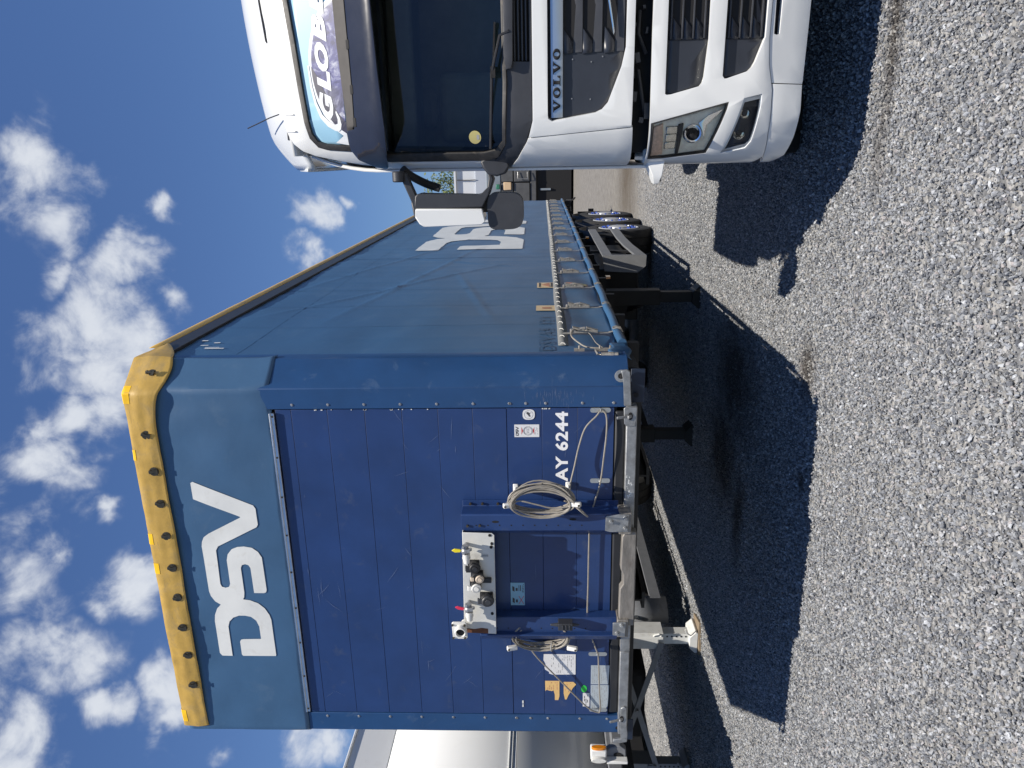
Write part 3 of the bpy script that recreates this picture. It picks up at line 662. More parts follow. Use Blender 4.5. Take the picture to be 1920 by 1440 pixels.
# bright tape patches on the band
def u_of(x):
    lo, hi = .18, .86
    for _ in range(40):
        m_ = (lo+hi)/2
        if yel_pt(m_, .5)[0] < x: lo = m_
        else: hi = m_
    return lo
for x0, x1, v0, v1 in ((-1.31, -1.215, .50, .80), (-1.655, -1.59, .56, .78), (-2.20, -2.13, .52, .76), (-2.40, -2.33, .5, .74), (-3.50, -3.41, .50, .80)):
    ua, ub = u_of(x0), u_of(x1)
    obj(MB().grid(lambda u, v: (lambda p: (p[0], p[1]-.0015, p[2]+.0012))(yel_pt(ua+(ub-ua)*u, v0+(v1-v0)*v)), 6, 8), 'tape_patch', 'tape_yellow', T, smooth=True)
# --- right side curtain
def cur_x(y, z, b=0):
    d = .014*wob(y*.9, z, .8, 1)+.006*wob(y, z*1.3, 2.4, 3)
    d += .006*math.sin((y-4.1)*2*math.pi/.625)**8*(.4+.6*abs(wob(y, 0, .7, 4)))      # inner posts
    for (y0, z0, y1, z1, a) in ((5.2, 3.75, 7.9, 2.0, .012), (5.0, 3.2, 9.6, 2.35, .010), (6.0, 3.9, 10.5, 2.5, .009), (8.4, 3.2, 7.6, 1.9, .010), (5.0, 2.0, 7.3, 2.5, .007)):
        # long creases pressed into the cloth
        t = ((y-y0)*(y1-y0)+(z-z0)*(z1-z0))/((y1-y0)**2+(z1-z0)**2)
        if -.02 < t < 1.02:
            dd = math.hypot(y-(y0+(y1-y0)*t), z-(z0+(z1-z0)*t)); d += a*math.exp(-(dd/.022)**2)*math.sin(math.pi*min(max(t, 0), 1))**.5
    if z < 1.5:
        k = (1.5-z)/.3; ph = (y-4.58)/.828
        d += -.020*k*(.5-.5*math.cos(2*math.pi*ph)) + .012*math.sin(k*5+y*3)*k
    return XR-.004+d*.9
def cur_pt(u, v):
    y = CY+.012+(REAR-CY-.03)*u; z = 1.205+(3.885-1.205)*v
    return (cur_x(y, z), y, z)
obj(MB().grid(cur_pt, 470, 96), 'side_curtain', 'curtain_blue', T, smooth=True, solid=.003)
obj(MB().grid(lambda u, v: (XLT+.004-.012*wob(u*12, v*2, 1, 3), CY+.1+(REAR-CY-.12)*u, 1.205+2.68*v), 60, 20), 'side_curtain', 'curtain_blue', T, smooth=True, solid=.003)
S_ = 1.335/.369
obj(sheet_on([(8.95+a*S_, 1.9+b*S_) for a, b in LG], lambda a, b: (cur_x(a, b)+.006, a, b), [(0, 8.9, 13.4, .1), (1, 1.85, 3.3, .1)]), 'logo_lettering', 'lettering_white', T, label='large white company lettering on the side curtain', norm=False)
# curtain rail under the roof edge
for sx, o_ in ((XR, 1), (XLT, -1)):
    obj(MB().box(*sorted((sx-o_*.05, sx+o_*.006)), CY+.02, REAR, 3.955, 4.02).box(*sorted((sx-o_*.05, sx+o_*.016)), CY+.02, REAR, 3.885, 3.9545), 'curtain_rail', 'black_plastic', T, bevel=.004)
# vertical welded seams of the curtain
for i, y in enumerate((4.16, 4.9, 5.62, 6.35, 7.1, 8.3, 9.6, 11.2, 12.8, 14.4, 16.0)):
    obj(MB().grid(lambda u, v, y=y: (cur_x(y, 1.55+2.3*v)+.0009, y-.010+.02*u, 1.55+2.3*v), 1, 40), 'curtain_seam', 'curtain_blue', T, smooth=True)
for zc in (3.5,):
    obj(MB().grid(lambda u, v, zc=zc: (cur_x(CY+.05+13.9*u, zc)+.0008, CY+.05+13.9*u, zc-.008+.016*v), 200, 1), 'curtain_seam', 'curtain_blue', T, smooth=True)
# webbing band with its loops
wb = MB().grid(lambda u, v: (cur_x(4.3+13.75*u, 1.51+.06*v)+.007+.003*abs(math.sin(u*13.75/.052*math.pi)), 4.3+13.75*u, 1.508+.062*v+.006*wob(u*14, 0, 1, 4)), 1050, 1)
web = obj(wb, 'webbing_band', 'webbing', T, smooth=True, norm=False, solid=.003)
lp = MB()
for i in range(72):
    y = 4.315+i*.19; x = cur_x(y, 1.54)+.012
    lp.tube([(x-.004, y-.010, 1.527), (x+.004, y-.004, 1.533), (x+.004, y+.004, 1.549), (x-.004, y+.010, 1.556)], .002, 5)
obj(lp, 'band_loops', 'socket_white', web, kind='stuff', smooth=True)
# bottom tube rolled into the curtain hem
obj(MB().tube([(XR+.018+.002*math.sin(i*.76), 4.30+i*(REAR-4.32)/80, 1.192+.0035*math.sin((4.30+i*.173-4.58)/.828*2*math.pi+1.4)) for i in range(81)], .026, 12), 'hem_tube', 'curtain_blue', T, smooth=True)
hf = MB().grid(lambda u, v: (XR+.02-.05*(1-v)**2*(1-u)-.0*u, 4.10+.2*u, 1.155+.10*v+.03*(1-u)*v+.01*math.sin(9*u)), 8, 6)
obj(hf, 'curtain_flap', 'curtain_blue', T, smooth=True, solid=.004)
# ratchet buckles and straps
bk = MB()
bk.box(0, .020, -.019, -.014, -.09, .085).box(0, .020, .014, .019, -.09, .085); bk.box(.001, .006, -.014, .014, -.085, .08)
bk.obox((.022, 0, .03), (.012, .034, .085), (0, R(-10), 0)); bk.obox((.03, 0, .045), (.008, .046, .05), (0, R(14), 0)); bk.cyl((.014, -.022, .075), (.014, .022, .075), .009, 8); bk.cyl((.016, -.021, -.02), (.016, .021, -.02), .008, 8); bk.obox((.026, 0, -.045), (.010, .03, .06), (0, R(16), 0))
bkm = mesh_of(bk, 'ratchet_buckle', 'buckle')
sp = MB().box(-.002, .001, -.0165, .0165, -.155, -.08).grid(lambda u, v: (.0+.028*u-.02*u*u, -.0165+.033*v, -.155-.085*u), 6, 1)
sq = MB().box(-.004, .0, -.016, .016, .07, .13); sqm = mesh_of(sq, 'strap', 'strap')
spm = mesh_of(sp, 'strap', 'strap')
hk = MB().tube([(.028, -.02, -.205), (.034, -.02, -.225), (.03, -.02, -.25), (.008, -.02, -.262), (.008, .02, -.262), (.03, .02, -.25), (.034, .02, -.225), (.028, .02, -.205)], .005, 6, True)
hkm = mesh_of(hk, 'strap_hook', 'buckle', True)
rk = random.Random(9)
for i in range(17):
    y = 4.58+.822*i+rk.uniform(-.02, .02); x = cur_x(y, 1.4)+.012
    b = put(bkm, 'ratchet_buckle', T, (x, y, 1.405), (R(rk.uniform(-4, 4)), R(rk.uniform(-3, 3)), 0), bevel=.002)
    b.rotation_euler = (0, 0, 0)
    put(spm, 'strap', b, (x, y, 1.405)); put(sqm, 'strap', b, (x, y, 1.405)); put(hkm, 'strap_hook', b, (x, y, 1.405+.02))
# tail of customs cord threaded through the first buckles
obj(MB().tube(catmull([(XR+.03, 4.57, 1.44), (XR+.06, 4.47, 1.475), (XR+.05, 4.36, 1.49), (XR+.03, 4.27, 1.45), (XR+.015, 4.22, 1.40), (XR+.012, 4.2, 1.30), (XR+.012, 4.19, 1.22)], 6), .0045, 6).tube(catmull([(XR+.03, 4.56, 1.39), (XR+.04, 4.42, 1.37), (XR+.02, 4.3, 1.345), (XR+.012, 4.21, 1.31)], 6), .0025, 5), 'curtain_cord', 'cable_grey', T, smooth=True)
cf = MB()
for z in (1.45, 1.33, 1.27): cf.box(XR-.002, XR+.014, 4.185, 4.205, z-.03, z+.03).cyl((XR+.01, 4.195, z), (XR+.032, 4.195, z), .006, 8)
obj(cf, 'cord_cleats', 'buckle', T, kind='stuff')
cl = MB().cyl((XR-.0, CY+.02, 1.235), (XR+.0, CY+.02, 1.33), .017, 12).cyl((XR, CY+.02, 1.262), (XR, CY+.02, 1.29), .02, 12).tube([(XR, CY+.02, 1.33), (XR+.01, CY+.01, 1.352), (XR+.02, CY+.05, 1.36), (XR+.01, CY+.09, 1.345)], .006, 6)
obj(cl, 'tension_fitting', 'buckle', T, smooth=True)
# stickers on the curtain
def side_rect(y0, y1, z0, z1, off): return MB().grid(lambda u, v: (cur_x(y0+(y1-y0)*u, z0+(z1-z0)*v)+off, y0+(y1-y0)*u, z0+(z1-z0)*v), 4, 6)
a = obj(side_rect(5.33, 5.52, 1.555, 1.71, .006), 'sticker', 'paper_tan', T, norm=False)
obj(side_rect(5.40, 5.45, 1.6, 1.665, .008).add([], []), 'print', 'print_rose', a, norm=False, kind='stuff')
b = obj(side_rect(6.28, 6.52, 1.56, 1.708, .006), 'sticker', 'paper_tan', T, norm=False)
obj(side_rect(6.31, 6.49, 1.575, 1.59, .008), 'print', 'print_dark', b, norm=False, kind='stuff'); obj(side_rect(6.31, 6.49, 1.68, 1.692, .008), 'print', 'print_dark', b, norm=False, kind='stuff')
obj(decal(([(6.31, 1.60), (6.49, 1.60), (6.40, 1.67)], [(0, 1, 2)]), lambda p, q: (cur_x(p, q)+.0085, p, q)), 'print', 'print_rose', b, norm=False, kind='stuff')
c = obj(side_rect(6.36, 6.52, 1.27, 1.455, .009), 'sticker', 'print_rose', T, norm=False); obj(side_rect(6.37, 6.50, 1.28, 1.40, .011), 'print', 'dial', c, norm=False, kind='stuff')
mk = MB()
for y, z, L_, s in ((4.33, 3.62, .02, .12), (4.47, 3.7, .02, .04), (4.52, 3.8, .02, .04), (4.41, 3.75, .015, .05), (4.36, 3.66, .01, .09)):
    x = cur_x(y, z)+.006; mk.add([(x, y, z), (x, y+L_, z), (x, y+L_, z+s), (x, y, z+s)], [(0, 1, 2, 3)])
obj(mk, 'glue_marks', 'lettering_white', T, norm=False, kind='stuff')
tx = fit(text2d('DSVA5 121', 1, 0, 0, 1.15), 4.19, 5.10, 1.60, 1.685)
for g_ in glyphs(tx): obj(decal(g_, lambda p, q: (cur_x(p, q)+.006, p, q)), 'stencil_letter', 'text_faint', T, norm=False)

# --- lower edge of the front wall
obj(MB().box(-3.42, -1.385, FY-.004, FY+.02, 1.206, 1.262), 'sill_channel', 'chassis_dark', T, bevel=.01)
bm_ = MB().box(-2.93, -1.345, FY-.045, FY+.06, 1.146, 1.2045).box(-3.55, -2.93, FY-.045, FY+.06, 1.148, 1.2045)
obj(bm_, 'front_beam', 'galv', T, bevel=.005)
obj(MB().plate([(-2.70, 1.135), (-2.08, 1.137), (-2.075, 1.20), (-2.11, 1.218), (-2.32, 1.222), (-2.36, 1.206), (-2.42, 1.206), (-2.45, 1.224), (-2.64, 1.226), (-2.70, 1.21)], FY-.105, FY-.047), 'buffer_bar', 'galv_rusty', T, bevel=.008)
obj(MB().box(-3.60, -1.22, FY+.10, FY+.30, 1.105, 1.1455), 'front_cross_member', 'chassis_dark', T, bevel=.004)
# writing-like scrapes of bare metal on the beam
sm = MB()
for k in range(22):
    x = -1.74-.16*rs.random(); z = 1.158+.034*rs.random(); sm.box(x, x+rs.uniform(.004, .012), FY-.0458, FY-.0448, z, z+rs.uniform(.002, .010))
obj(sm, 'beam_scrapes', 'lettering_white', T, kind='stuff')
# corner fittings
for s, x0, x1 in ((1, -1.345, -1.150), (-1, -3.66, -3.50)):
    xs_ = (x0, x1) if s > 0 else (x1, x0)
    f_ = MB()
    if s > 0:
        f_.plate([(-1.345, 1.178), (-1.262, 1.184), (-1.150, 1.19), (-1.138, 1.205), (-1.142, 1.238), (-1.2, 1.226), (-1.262, 1.222), (-1.345, 1.218)], FY-.035, FY-.014)
        f_.plate([(-1.40, 1.15), (-1.345, 1.15), (-1.345, 1.214), (-1.352, 1.222), (-1.44, 1.218), (-1.455, 1.205), (-1.455, 1.158)], FY-.055, FY-.046)
    else:
        f_.plate([(-3.575, 1.146), (-3.53, 1.146), (-3.49, 1.152), (-3.34, 1.156), (-3.33, 1.17), (-3.34, 1.192), (-3.53, 1.19), (-3.575, 1.188)], FY-.055, FY-.046)
        f_.plate([(-3.60, 1.148), (-3.575, 1.146), (-3.575, 1.188), (-3.585, 1.232), (-3.605, 1.236), (-3.612, 1.20)], FY-.055, FY-.035)
    fo = obj(f_, 'corner_fitting', 'galv', T, bevel=.003)
    if s > 0:
        obj(MB().lathe([(.016, 0), (.034, 0), (.036, -.006), (.034, -.012), (.02, -.014), (.016, -.012), (.016, 0)], (-1.178, FY-.004, 1.236), 'Y', 24), 'ring_eye', 'galv', fo, smooth=True)
        obj(MB().sph((-1.178, FY-.004, 1.236), .024, 14, 8, 1, .5, 1), 'rubber_stop', 'rubber', fo, smooth=True)
    xx = -1.395 if s > 0 else -3.42
    obj(MB().plate(ell(xx, 1.185, .022, .013, 14), FY-.058, FY-.0555), 'slot', 'void_black', fo)
    obj(MB().bar((xx, FY-.06, 1.185), (xx, FY-.085, 1.262), .014, .010).bar((xx, FY-.052, 1.18), (xx, FY-.075, 1.20), .016, .012), 'hook_pin', 'steel_grey', fo, bevel=.002)
    obj(MB().box(*sorted(xs_), FY+.03, FY+.038, 1.10, 1.178), 'corner_plate', 'shaded_blue', T, bevel=.003)
    obj(MB().cyl((xx+s*.12, FY+.0095, 1.205), (xx+s*.12, FY-.003, 1.205), .012, 12).cyl((xx+s*.10, FY+.0095, 1.15), (xx+s*.10, FY+.006, 1.15), .014, 12), 'drain_holes', 'void_black', T, kind='stuff')

# --- registration text and stickers on the planks
def front(y): return lambda a, b: (a, y, b)
PF = FY+.0022
for g_ in glyphs(fit(text2d('AY 6244', 1, .03, 0, 1.06), -1.812, -1.386, 1.524, 1.596)): obj(decal(g_, front(PF)), 'registration_letter', 'print_white', T, norm=False)
def card(name, poly, m, d=.0): return obj(MB().plate(poly, PF-.0006-d, PF+.001), name, m, T)
def rect(x0, x1, z0, z1): return [(x0, z0), (x1, z0), (x1, z1), (x0, z1)]
s1 = card('sticker', rect(-1.537, -1.462, 1.686, 1.826), 'paper')
k_ = .058/1.2
obj(decal(([], []), front(PF)).add([], []).plate([(-1.529+a*.046, 1.806+b*.046-.004) for a, b in LG], PF-.0011, PF-.0005), 'print', 'print_dark', s1, kind='stuff')
obj(MB().ring((-1.4995, PF-.0007, 1.75), .026, .0016, (0, 1, 0), 24, 4).ring((-1.4995, PF-.0007, 1.75), .021, .0010, (0, 1, 0), 24, 4), 'print', 'print_mid', s1, kind='stuff')
obj(MB().plate([(-1.522, 1.786), (-1.477, 1.786), (-1.4995, 1.777)], PF-.0011, PF-.0005).plate([(-1.522, 1.714), (-1.477, 1.714), (-1.4995, 1.723)], PF-.0011, PF-.0005), 'print', 'print_red', s1, kind='stuff')
def lines(x0, x1, z0, z1, n, frac=.6, seed=1, th=.35):
    mb = MB(); r_ = random.Random(seed); st = (z1-z0)/n
    for i in range(n):
        z = z0+st*(i+.3); x = x0
        while x < x1-.004:
            L_ = r_.uniform(.006, .022); 
            if r_.random() < frac: mb.add([(x, PF-.0009, z), (min(x+L_, x1), PF-.0009, z), (min(x+L_, x1), PF-.0009, z+st*th), (x, PF-.0009, z+st*th)], [(0, 1, 2, 3)])
            x += L_+.004
    return mb
obj(lines(-1.522, -1.478, 1.692, 1.71, 3, .8, 4).add([], []), 'print', 'print_mid', s1, norm=False, kind='stuff'); obj(lines(-1.515, -1.484, 1.742, 1.758, 3, .9, 7, .5), 'print', 'print_mid', s1, norm=False, kind='stuff')
s2 = card('sticker', [(-1.4025+.031*math.copysign(abs(math.cos(t))**.7, math.cos(t)), 1.744+.034*math.copysign(abs(math.sin(t))**.7, math.sin(t))) for t in [2*math.pi*i/28 for i in range(28)]], 'paper')
obj(MB().plate([(-1.415, 1.742), (-1.405, 1.748), (-1.398, 1.756), (-1.39, 1.757), (-1.386, 1.748), (-1.393, 1.742), (-1.390, 1.728), (-1.396, 1.738), (-1.405, 1.738), (-1.413, 1.732)], PF-.0012, PF-.0005).ring((-1.4025, PF-.0007, 1.744), .024, .0007, (0, 1, 0), 24, 4), 'print', 'print_dark', s2, kind='stuff')
s3 = card('sticker', rect(-2.634, -2.478, 1.784, 1.869), 'label_blue')
pm = MB()
for cx in (-2.60, -2.52):
    pm.plate([(cx-.02, 1.845), (cx+.012, 1.845), (cx+.02, 1.858), (cx-.012, 1.858)], PF-.0011, PF-.0005).plate(rect(cx-.014, cx+.006, 1.826, 1.838), PF-.0011, PF-.0005)
pm.plate(rect(-2.535, -2.495, 1.806, 1.811), PF-.0011, PF-.0005).plate(rect(-2.535, -2.495, 1.816, 1.820), PF-.0011, PF-.0005)
obj(pm, 'print', 'print_dark', s3, kind='stuff')
obj(MB().bar((-2.625, PF-.001, 1.79), (-2.57, PF-.001, 1.82), .0016, .003).bar((-2.625, PF-.0012, 1.82), (-2.57, PF-.0012, 1.79), .0016, .003), 'print', 'print_red', s3, kind='stuff')
obj(lines(-2.545, -2.485, 1.788, 1.80, 2, .9, 12, .5), 'print', 'print_dark', s3, norm=False, kind='stuff')
s4 = card('sticker', [(-2.986, 1.474), (-3.135, 1.474), (-3.137, 1.62), (-3.128, 1.64), (-3.118, 1.638), (-3.10, 1.664), (-3.085, 1.668), (-3.06, 1.66), (-3.03, 1.674), (-2.986, 1.672)], 'paper')
obj(lines(-3.125, -2.995, 1.485, 1.63, 13, .55, 5, .3), 'print', 'print_mid', s4, norm=False, kind='stuff')
s5 = card('sticker', [(-3.185, 1.575), (-3.185, 1.665), (-3.262, 1.664), (-3.252, 1.655), (-3.258, 1.64), (-3.262, 1.622), (-3.256, 1.612), (-3.29, 1.604), (-3.33, 1.604), (-3.33, 1.582), (-3.30, 1.575)], 'paper_orange')
obj(lines(-3.25, -3.192, 1.585, 1.655, 6, .5, 15, .3), 'print', 'print_rose', s5, norm=False, kind='stuff')
s6 = card('sticker', [(-3.192, 1.548), (-3.192, 1.487), (-3.21, 1.47), (-3.24, 1.492), (-3.268, 1.505), (-3.29, 1.517), (-3.325, 1.53), (-3.325, 1.54), (-3.28, 1.548)], 'paper_orange')
obj(lines(-3.27, -3.2, 1.50, 1.545, 4, .5, 16, .3), 'print', 'print_rose', s6, norm=False, kind='stuff')
card('sticker', ell(-3.243, 1.420, .027, .018, 20), 'green_dot')
s7 = card('sticker', rect(-3.377, -3.275, 1.385, 1.427), 'paper'); obj(lines(-3.365, -3.29, 1.393, 1.42, 3, .7, 17, .5), 'print', 'print_dark', s7, norm=False, kind='stuff')
for x0, x1 in ((-3.398, -3.213), (-3.207, -3.066)):
    s8 = card('sticker', [(x0, 1.268), (x1, 1.263), (x1, 1.378), (x0, 1.378)] if x0 > -3.3 else [(-3.398, 1.30), (-3.385, 1.278), (-3.37, 1.268), (x1, 1.263), (x1, 1.378), (x0, 1.378)], 'paper_silver')
    obj(lines(x0+.01, x1-.008, 1.275, 1.372, 9, .55, int(-x0*100), .25), 'print', 'print_mid', s8, norm=False, kind='stuff')

# --- service bracket: two posts, white plate and couplings
BY = 3.782
def holes(x, z0, z1, n, y=BY): 
    m_ = MB()
    for i in range(n):
        z = z0+(z1-z0)*i/(n-1); m_.cyl((x, y+.001, z), (x, y-.0012, z), .0042, 8)
    return m_
br = MB().plate([(-2.061, BY), (-1.966, BY), (-1.960, BY+.006), (-1.960, FY-.01), (-1.926, FY-.01), (-1.926, FY-.004), (-1.966, FY-.004), (-1.966, BY+.004), (-2.059, BY+.004), (-2.096, BY+.05), (-2.100, BY+.047)], 1.235, 2.135, lambda a, b, d: (a, b, d))
bR = obj(br, 'bracket_post', 'plank_blue', T, bevel=.0015)
obj(holes(-2.028, 1.45, 2.05, 10).add([], []), 'bolt_holes', 'void_black', bR, kind='stuff')
hm = MB()
for x, z in ((-1.944, 2.09), (-1.944, 2.02), (-1.944, 1.93), (-2.03, 2.10), (-2.028, 2.03)): hm.cyl((x, FY-.009 if x > -1.96 else BY+.001, z), (x, FY-.022 if x > -1.96 else BY-.010, z), .008, 6)
obj(hm, 'bolts', 'brass_dark', bR, kind='stuff')
for c_ in ((-2.006, 1.94), (-1.99, 1.50)): obj(MB().plate(ell(*c_, .007, .02, 12), BY-.0012, BY+.001), 'cable_slot', 'void_black', bR)
bl_ = MB().plate([(-2.665, BY+.045), (-2.668, BY+.041), (-2.755, BY+.03), (-2.758, BY), (-2.764, BY-.002), (-2.812, BY+.035), (-2.812, BY+.04), (-2.764, BY+.004), (-2.762, BY+.034), (-2.668, BY+.047), (-2.668, FY-.004), (-2.664, FY-.004)], 1.235, 2.05, lambda a, b, d: (a, b, d))
bL = obj(bl_, 'bracket_post', 'plank_blue', T, bevel=.0015)
obj(holes(-2.735, 1.42, 1.95, 9, BY+.033), 'bolt_holes', 'void_black', bL, kind='stuff')
for s, xa, xb in ((1, -2.065, -1.955), (-1, -2.76, -2.66)):
    gp = obj(MB().plate([(xa, 1.19), (xb, 1.186), (xb+.0, 1.245), (xb-.012, 1.315), (xa+.008, 1.318), (xa, 1.29)], BY-.012, BY-.004) if s > 0 else MB().plate([(xa, 1.19), (xb, 1.186), (xb-.005, 1.262), (xa+.01, 1.262)], BY-.012, BY-.004), 'gusset_plate', 'galv', T, bevel=.002)
    bb = MB()
    for x, z in (((-1.975, 1.205), (-2.04, 1.205), (-2.0, 1.285)) if s > 0 else ((-2.68, 1.21), (-2.735, 1.235))):
        bb.cyl((x, BY-.011, z), (x, BY-.018, z), .014, 12).cyl((x, BY-.018, z), (x, BY-.028, z), .010, 6)
    obj(bb, 'bolts', 'galv', gp, kind='stuff', bevel=.001)
for a_, b_, c_ in ((-2.085, -1.95, 1.2395), (-2.77, -2.65, 1.2345)): obj(MB().box(a_, b_, BY-.003, FY-.01, 1.17, c_), 'bracket_foot', 'galv_rusty', T, bevel=.004)
pl_ = MB().plate([(-2.732, 1.952), (-2.074, 1.946), (-2.062, 1.96), (-2.058, 2.128), (-2.715, 2.142), (-2.722, 2.138)], 3.752, 3.757)
pl_.plate([(-2.722, 2.136), (-2.058, 2.124), (-2.058, 2.129), (-2.722, 2.142)], 3.757, 3.87)
wp = obj(pl_, 'coupling_plate', 'plate_white', T, bevel=.002)
obj(MB().plate([(-2.728, 2.0), (-2.695, 2.0), (-2.690, 2.04), (-2.698, 2.08), (-2.692, 2.13), (-2.722, 2.136)], 3.7505, 3.7515), 'rust_streak', 'rust', wp)
obj(MB().plate(ell(-2.075, 1.972, .009, .009, 14), 3.7495, 3.7515).plate(ell(-2.128, 1.962, .010, .008, 14), 3.7495, 3.7515).plate(ell(-2.15, 1.966, .010, .009, 14), 3.7495, 3.7515).plate(ell(-2.59, 1.972, .010, .009, 14), 3.7495, 3.7515), 'plate_holes', 'void_black', wp, kind='stuff')
obj(MB().plate([(-2.21, 1.985), (-2.20, 1.985), (-2.20, 2.02), (-2.21, 2.02)], 3.747, 3.7515), 'plate_slot', 'steel_grey', wp, bevel=.002)
def gladhand(x, z, hm_, lean):
    g_ = thing_part = obj(MB().cyl((x+.03, 3.70, z), (x-.025, 3.70, z), .019, 12).cyl((x+.012, 3.70, z), (x+.012, 3.752, z), .012, 10).sph((x, 3.695, z), .024, 10, 7).obox((x+.008, 3.685, z-.014), (.02, .022, .026)).obox((x+.022, 3.69, z+.012), (.016, .03, .012), (0, R(20), R(30))).cyl((x+.02, 3.688, z-.03), (x+.006, 3.688, z-.03), .008, 8), 'air_coupling', 'steel_grey', T, smooth=True)
    obj(MB().cyl((x-.02, 3.70, z-.004), (x-.048, 3.70, z-.004), .022, 16).cyl((x-.048, 3.70, z-.004), (x-.078, 3.70, z-.005), .020, 16, .017).cyl((x-.044, 3.70, z-.004), (x-.05, 3.70, z-.004), .0235, 16), 'cap', 'socket_white', g_, smooth=True)
    obj(MB().sph((x-.006, 3.682, z-.002), .010, 10, 6), 'valve', 'void_black', g_, smooth=True)
    h_ = MB().tube([(x, 3.70, z+.015), (x-.005*lean, 3.70, z+.032)], .004, 6)
    h_.plate([(x-.010, z+.028), (x+.006, z+.028), (x+.010-.006*lean, z+.062), (x-.001-.012*lean, z+.078), (x-.012-.008*lean, z+.06)], 3.696, 3.704)
    obj(h_, 'handle', hm_, g_, bevel=.001)
gladhand(-2.142, 2.108, 'handle_yellow', 0); gladhand(-2.522, 2.105, 'handle_red', -.8)
def socket(x, z, body, lid, r=.032, lidr=None, drop=-.008):
    o = obj(MB().cyl((x, 3.752, z), (x, 3.715, z-.006), r, 20).cyl((x, 3.715, z-.006), (x, 3.708, z-.007), r*1.08, 20).obox((x, 3.745, z+.002), (r*2.1, .006, r*2.1)), 'electric_socket', body, T, smooth=True, bevel=.0012)
    lr = lidr or r*1.02
    obj(MB().cyl((x, 3.707, z+drop), (x, 3.698, z+drop-.002), lr, 20, lr*.85).obox((x, 3.706, z+lr*.95), (lr*.9, .010, lr*.6)).cyl((x-lr*.5, 3.708, z+lr*1.25), (x+lr*.5, 3.708, z+lr*1.25), .006, 8).cyl((x, 3.699, z+drop-.002), (x, 3.694, z+drop-.002), lr*.45, 14), 'lid', lid, o, smooth=True, bevel=.001)
socket(-2.262, 2.068, 'black_plastic', 'black_plastic', .032)
socket(-2.332, 2.05, 'black_plastic', 'socket_beige', .034, .026, -.016)
socket(-2.392, 2.063, 'black_plastic', 'socket_white', .03)
socket(-2.478, 2.0, 'black_plastic', 'dark_plastic', .036)
obj(MB().obox((-2.45, 3.74, 2.02), (.012, .02, .02)).obox((-2.36, 3.742, 2.0), (.03, .016, .06)).obox((-2.30, 3.745, 2.09), (.02, .012, .05)).cyl((-2.42, 3.75, 2.04), (-2.42, 3.742, 2.04), .008, 8), 'socket_brackets', 'black_plastic', T, kind='stuff', bevel=.002)
lb = obj(MB().plate([(-2.722, 2.118), (-2.626, 2.122), (-2.618, 2.13), (-2.618, 2.2), (-2.626, 2.208), (-2.722, 2.204), (-2.73, 2.196), (-2.73, 2.126)], 3.70, 3.712).lathe([(.034, 0), (.036, -.02), (.033, -.032), (.026, -.034), (.024, -.012)], (-2.668, 3.70, 2.155), 'Y', 22).cyl((-2.67, 3.712, 2.16), (-2.67, 3.78, 2.14), .02, 10), 'parking_socket', 'socket_white', T, bevel=.002)
obj(MB().cyl((-2.668, 3.705, 2.155), (-2.668, 3.683, 2.155), .025, 20), 'socket_mouth', 'void_black', lb)
bb = MB()
for dx, dz in ((-.048, -.03), (.04, -.03), (-.048, .038), (.04, .04)): bb.cyl((-2.674+dx, 3.70, 2.163+dz), (-2.674+dx, 3.693, 2.163+dz), .007, 6)
obj(bb, 'bolts', 'brass_dark', lb, kind='stuff')
vb = obj(MB().box(-2.70, -2.655, 3.742, 3.80, 1.50, 1.585).box(-2.694, -2.661, 3.735, 3.742, 1.515, 1.523).box(-2.694, -2.661, 3.735, 3.742, 1.535, 1.543).box(-2.694, -2.661, 3.735, 3.742, 1.555, 1.563).cyl((-2.678, 3.77, 1.585), (-2.678, 3.77, 1.63), .012, 10, .006).cyl((-2.678, 3.77, 1.50), (-2.678, 3.77, 1.46), .010, 10, .005), 'valve_block', 'dark_plastic', T, bevel=.002)
# hooks for the cord
for x, z, up, y in ((-1.850, 1.845, 1, 3.70), (-1.838, 1.503, -1, 3.69), (-2.85, 1.85, 1, 3.80), (-2.85, 1.512, -1, 3.80)):
    h_ = MB().obox((x, (y+FY)/2+.01, z-.02*up), (.028, FY-y-.02, .012)).obox((x-.006, y-.012, z+.012*up), (.026, .028, .062), (R(18*up), 0, R(8))).obox((x+.004, FY-.01, z-.02*up), (.05, .012, .03))
    ho = obj(h_, 'cord_hook', 'hook_white', T, bevel=.005)
    obj(MB().cyl((x-.006, y-.028, z+.03*up), (x-.006, y-.034, z+.03*up), .007, 8), 'rivet', 'brass_dark', ho)
# eyelets on the planks that guide the cord
ey = MB().plate([(-.045+.012*math.cos(t) if i < 9 else .045+.012*math.cos(t), .014*math.sin(t)) for i, t in enumerate([math.pi/2+math.pi*k/8 for k in range(9)]+[-math.pi/2+math.pi*k/8 for k in range(9)])], -.004, 0)
ey.ring((0, -.008, 0), .013, .0035, (1, 0, 0), 12, 5)
eym = mesh_of(ey, 'cord_eyelet', 'alu', True)
for x, z in ((-1.378, 1.345), (-1.806, 1.341), (-2.98, 1.338), (-3.40, 1.33)):
    put(eym, 'cord_eyelet', T, (x, FY+.002, z), (0, R(90), 0))
obj(lines(-3.385, -3.335, 1.80, 1.81, 1, .9, 40, .9).add([], []), 'scratched_marks', 'lettering_white', T, norm=False, kind='stuff')

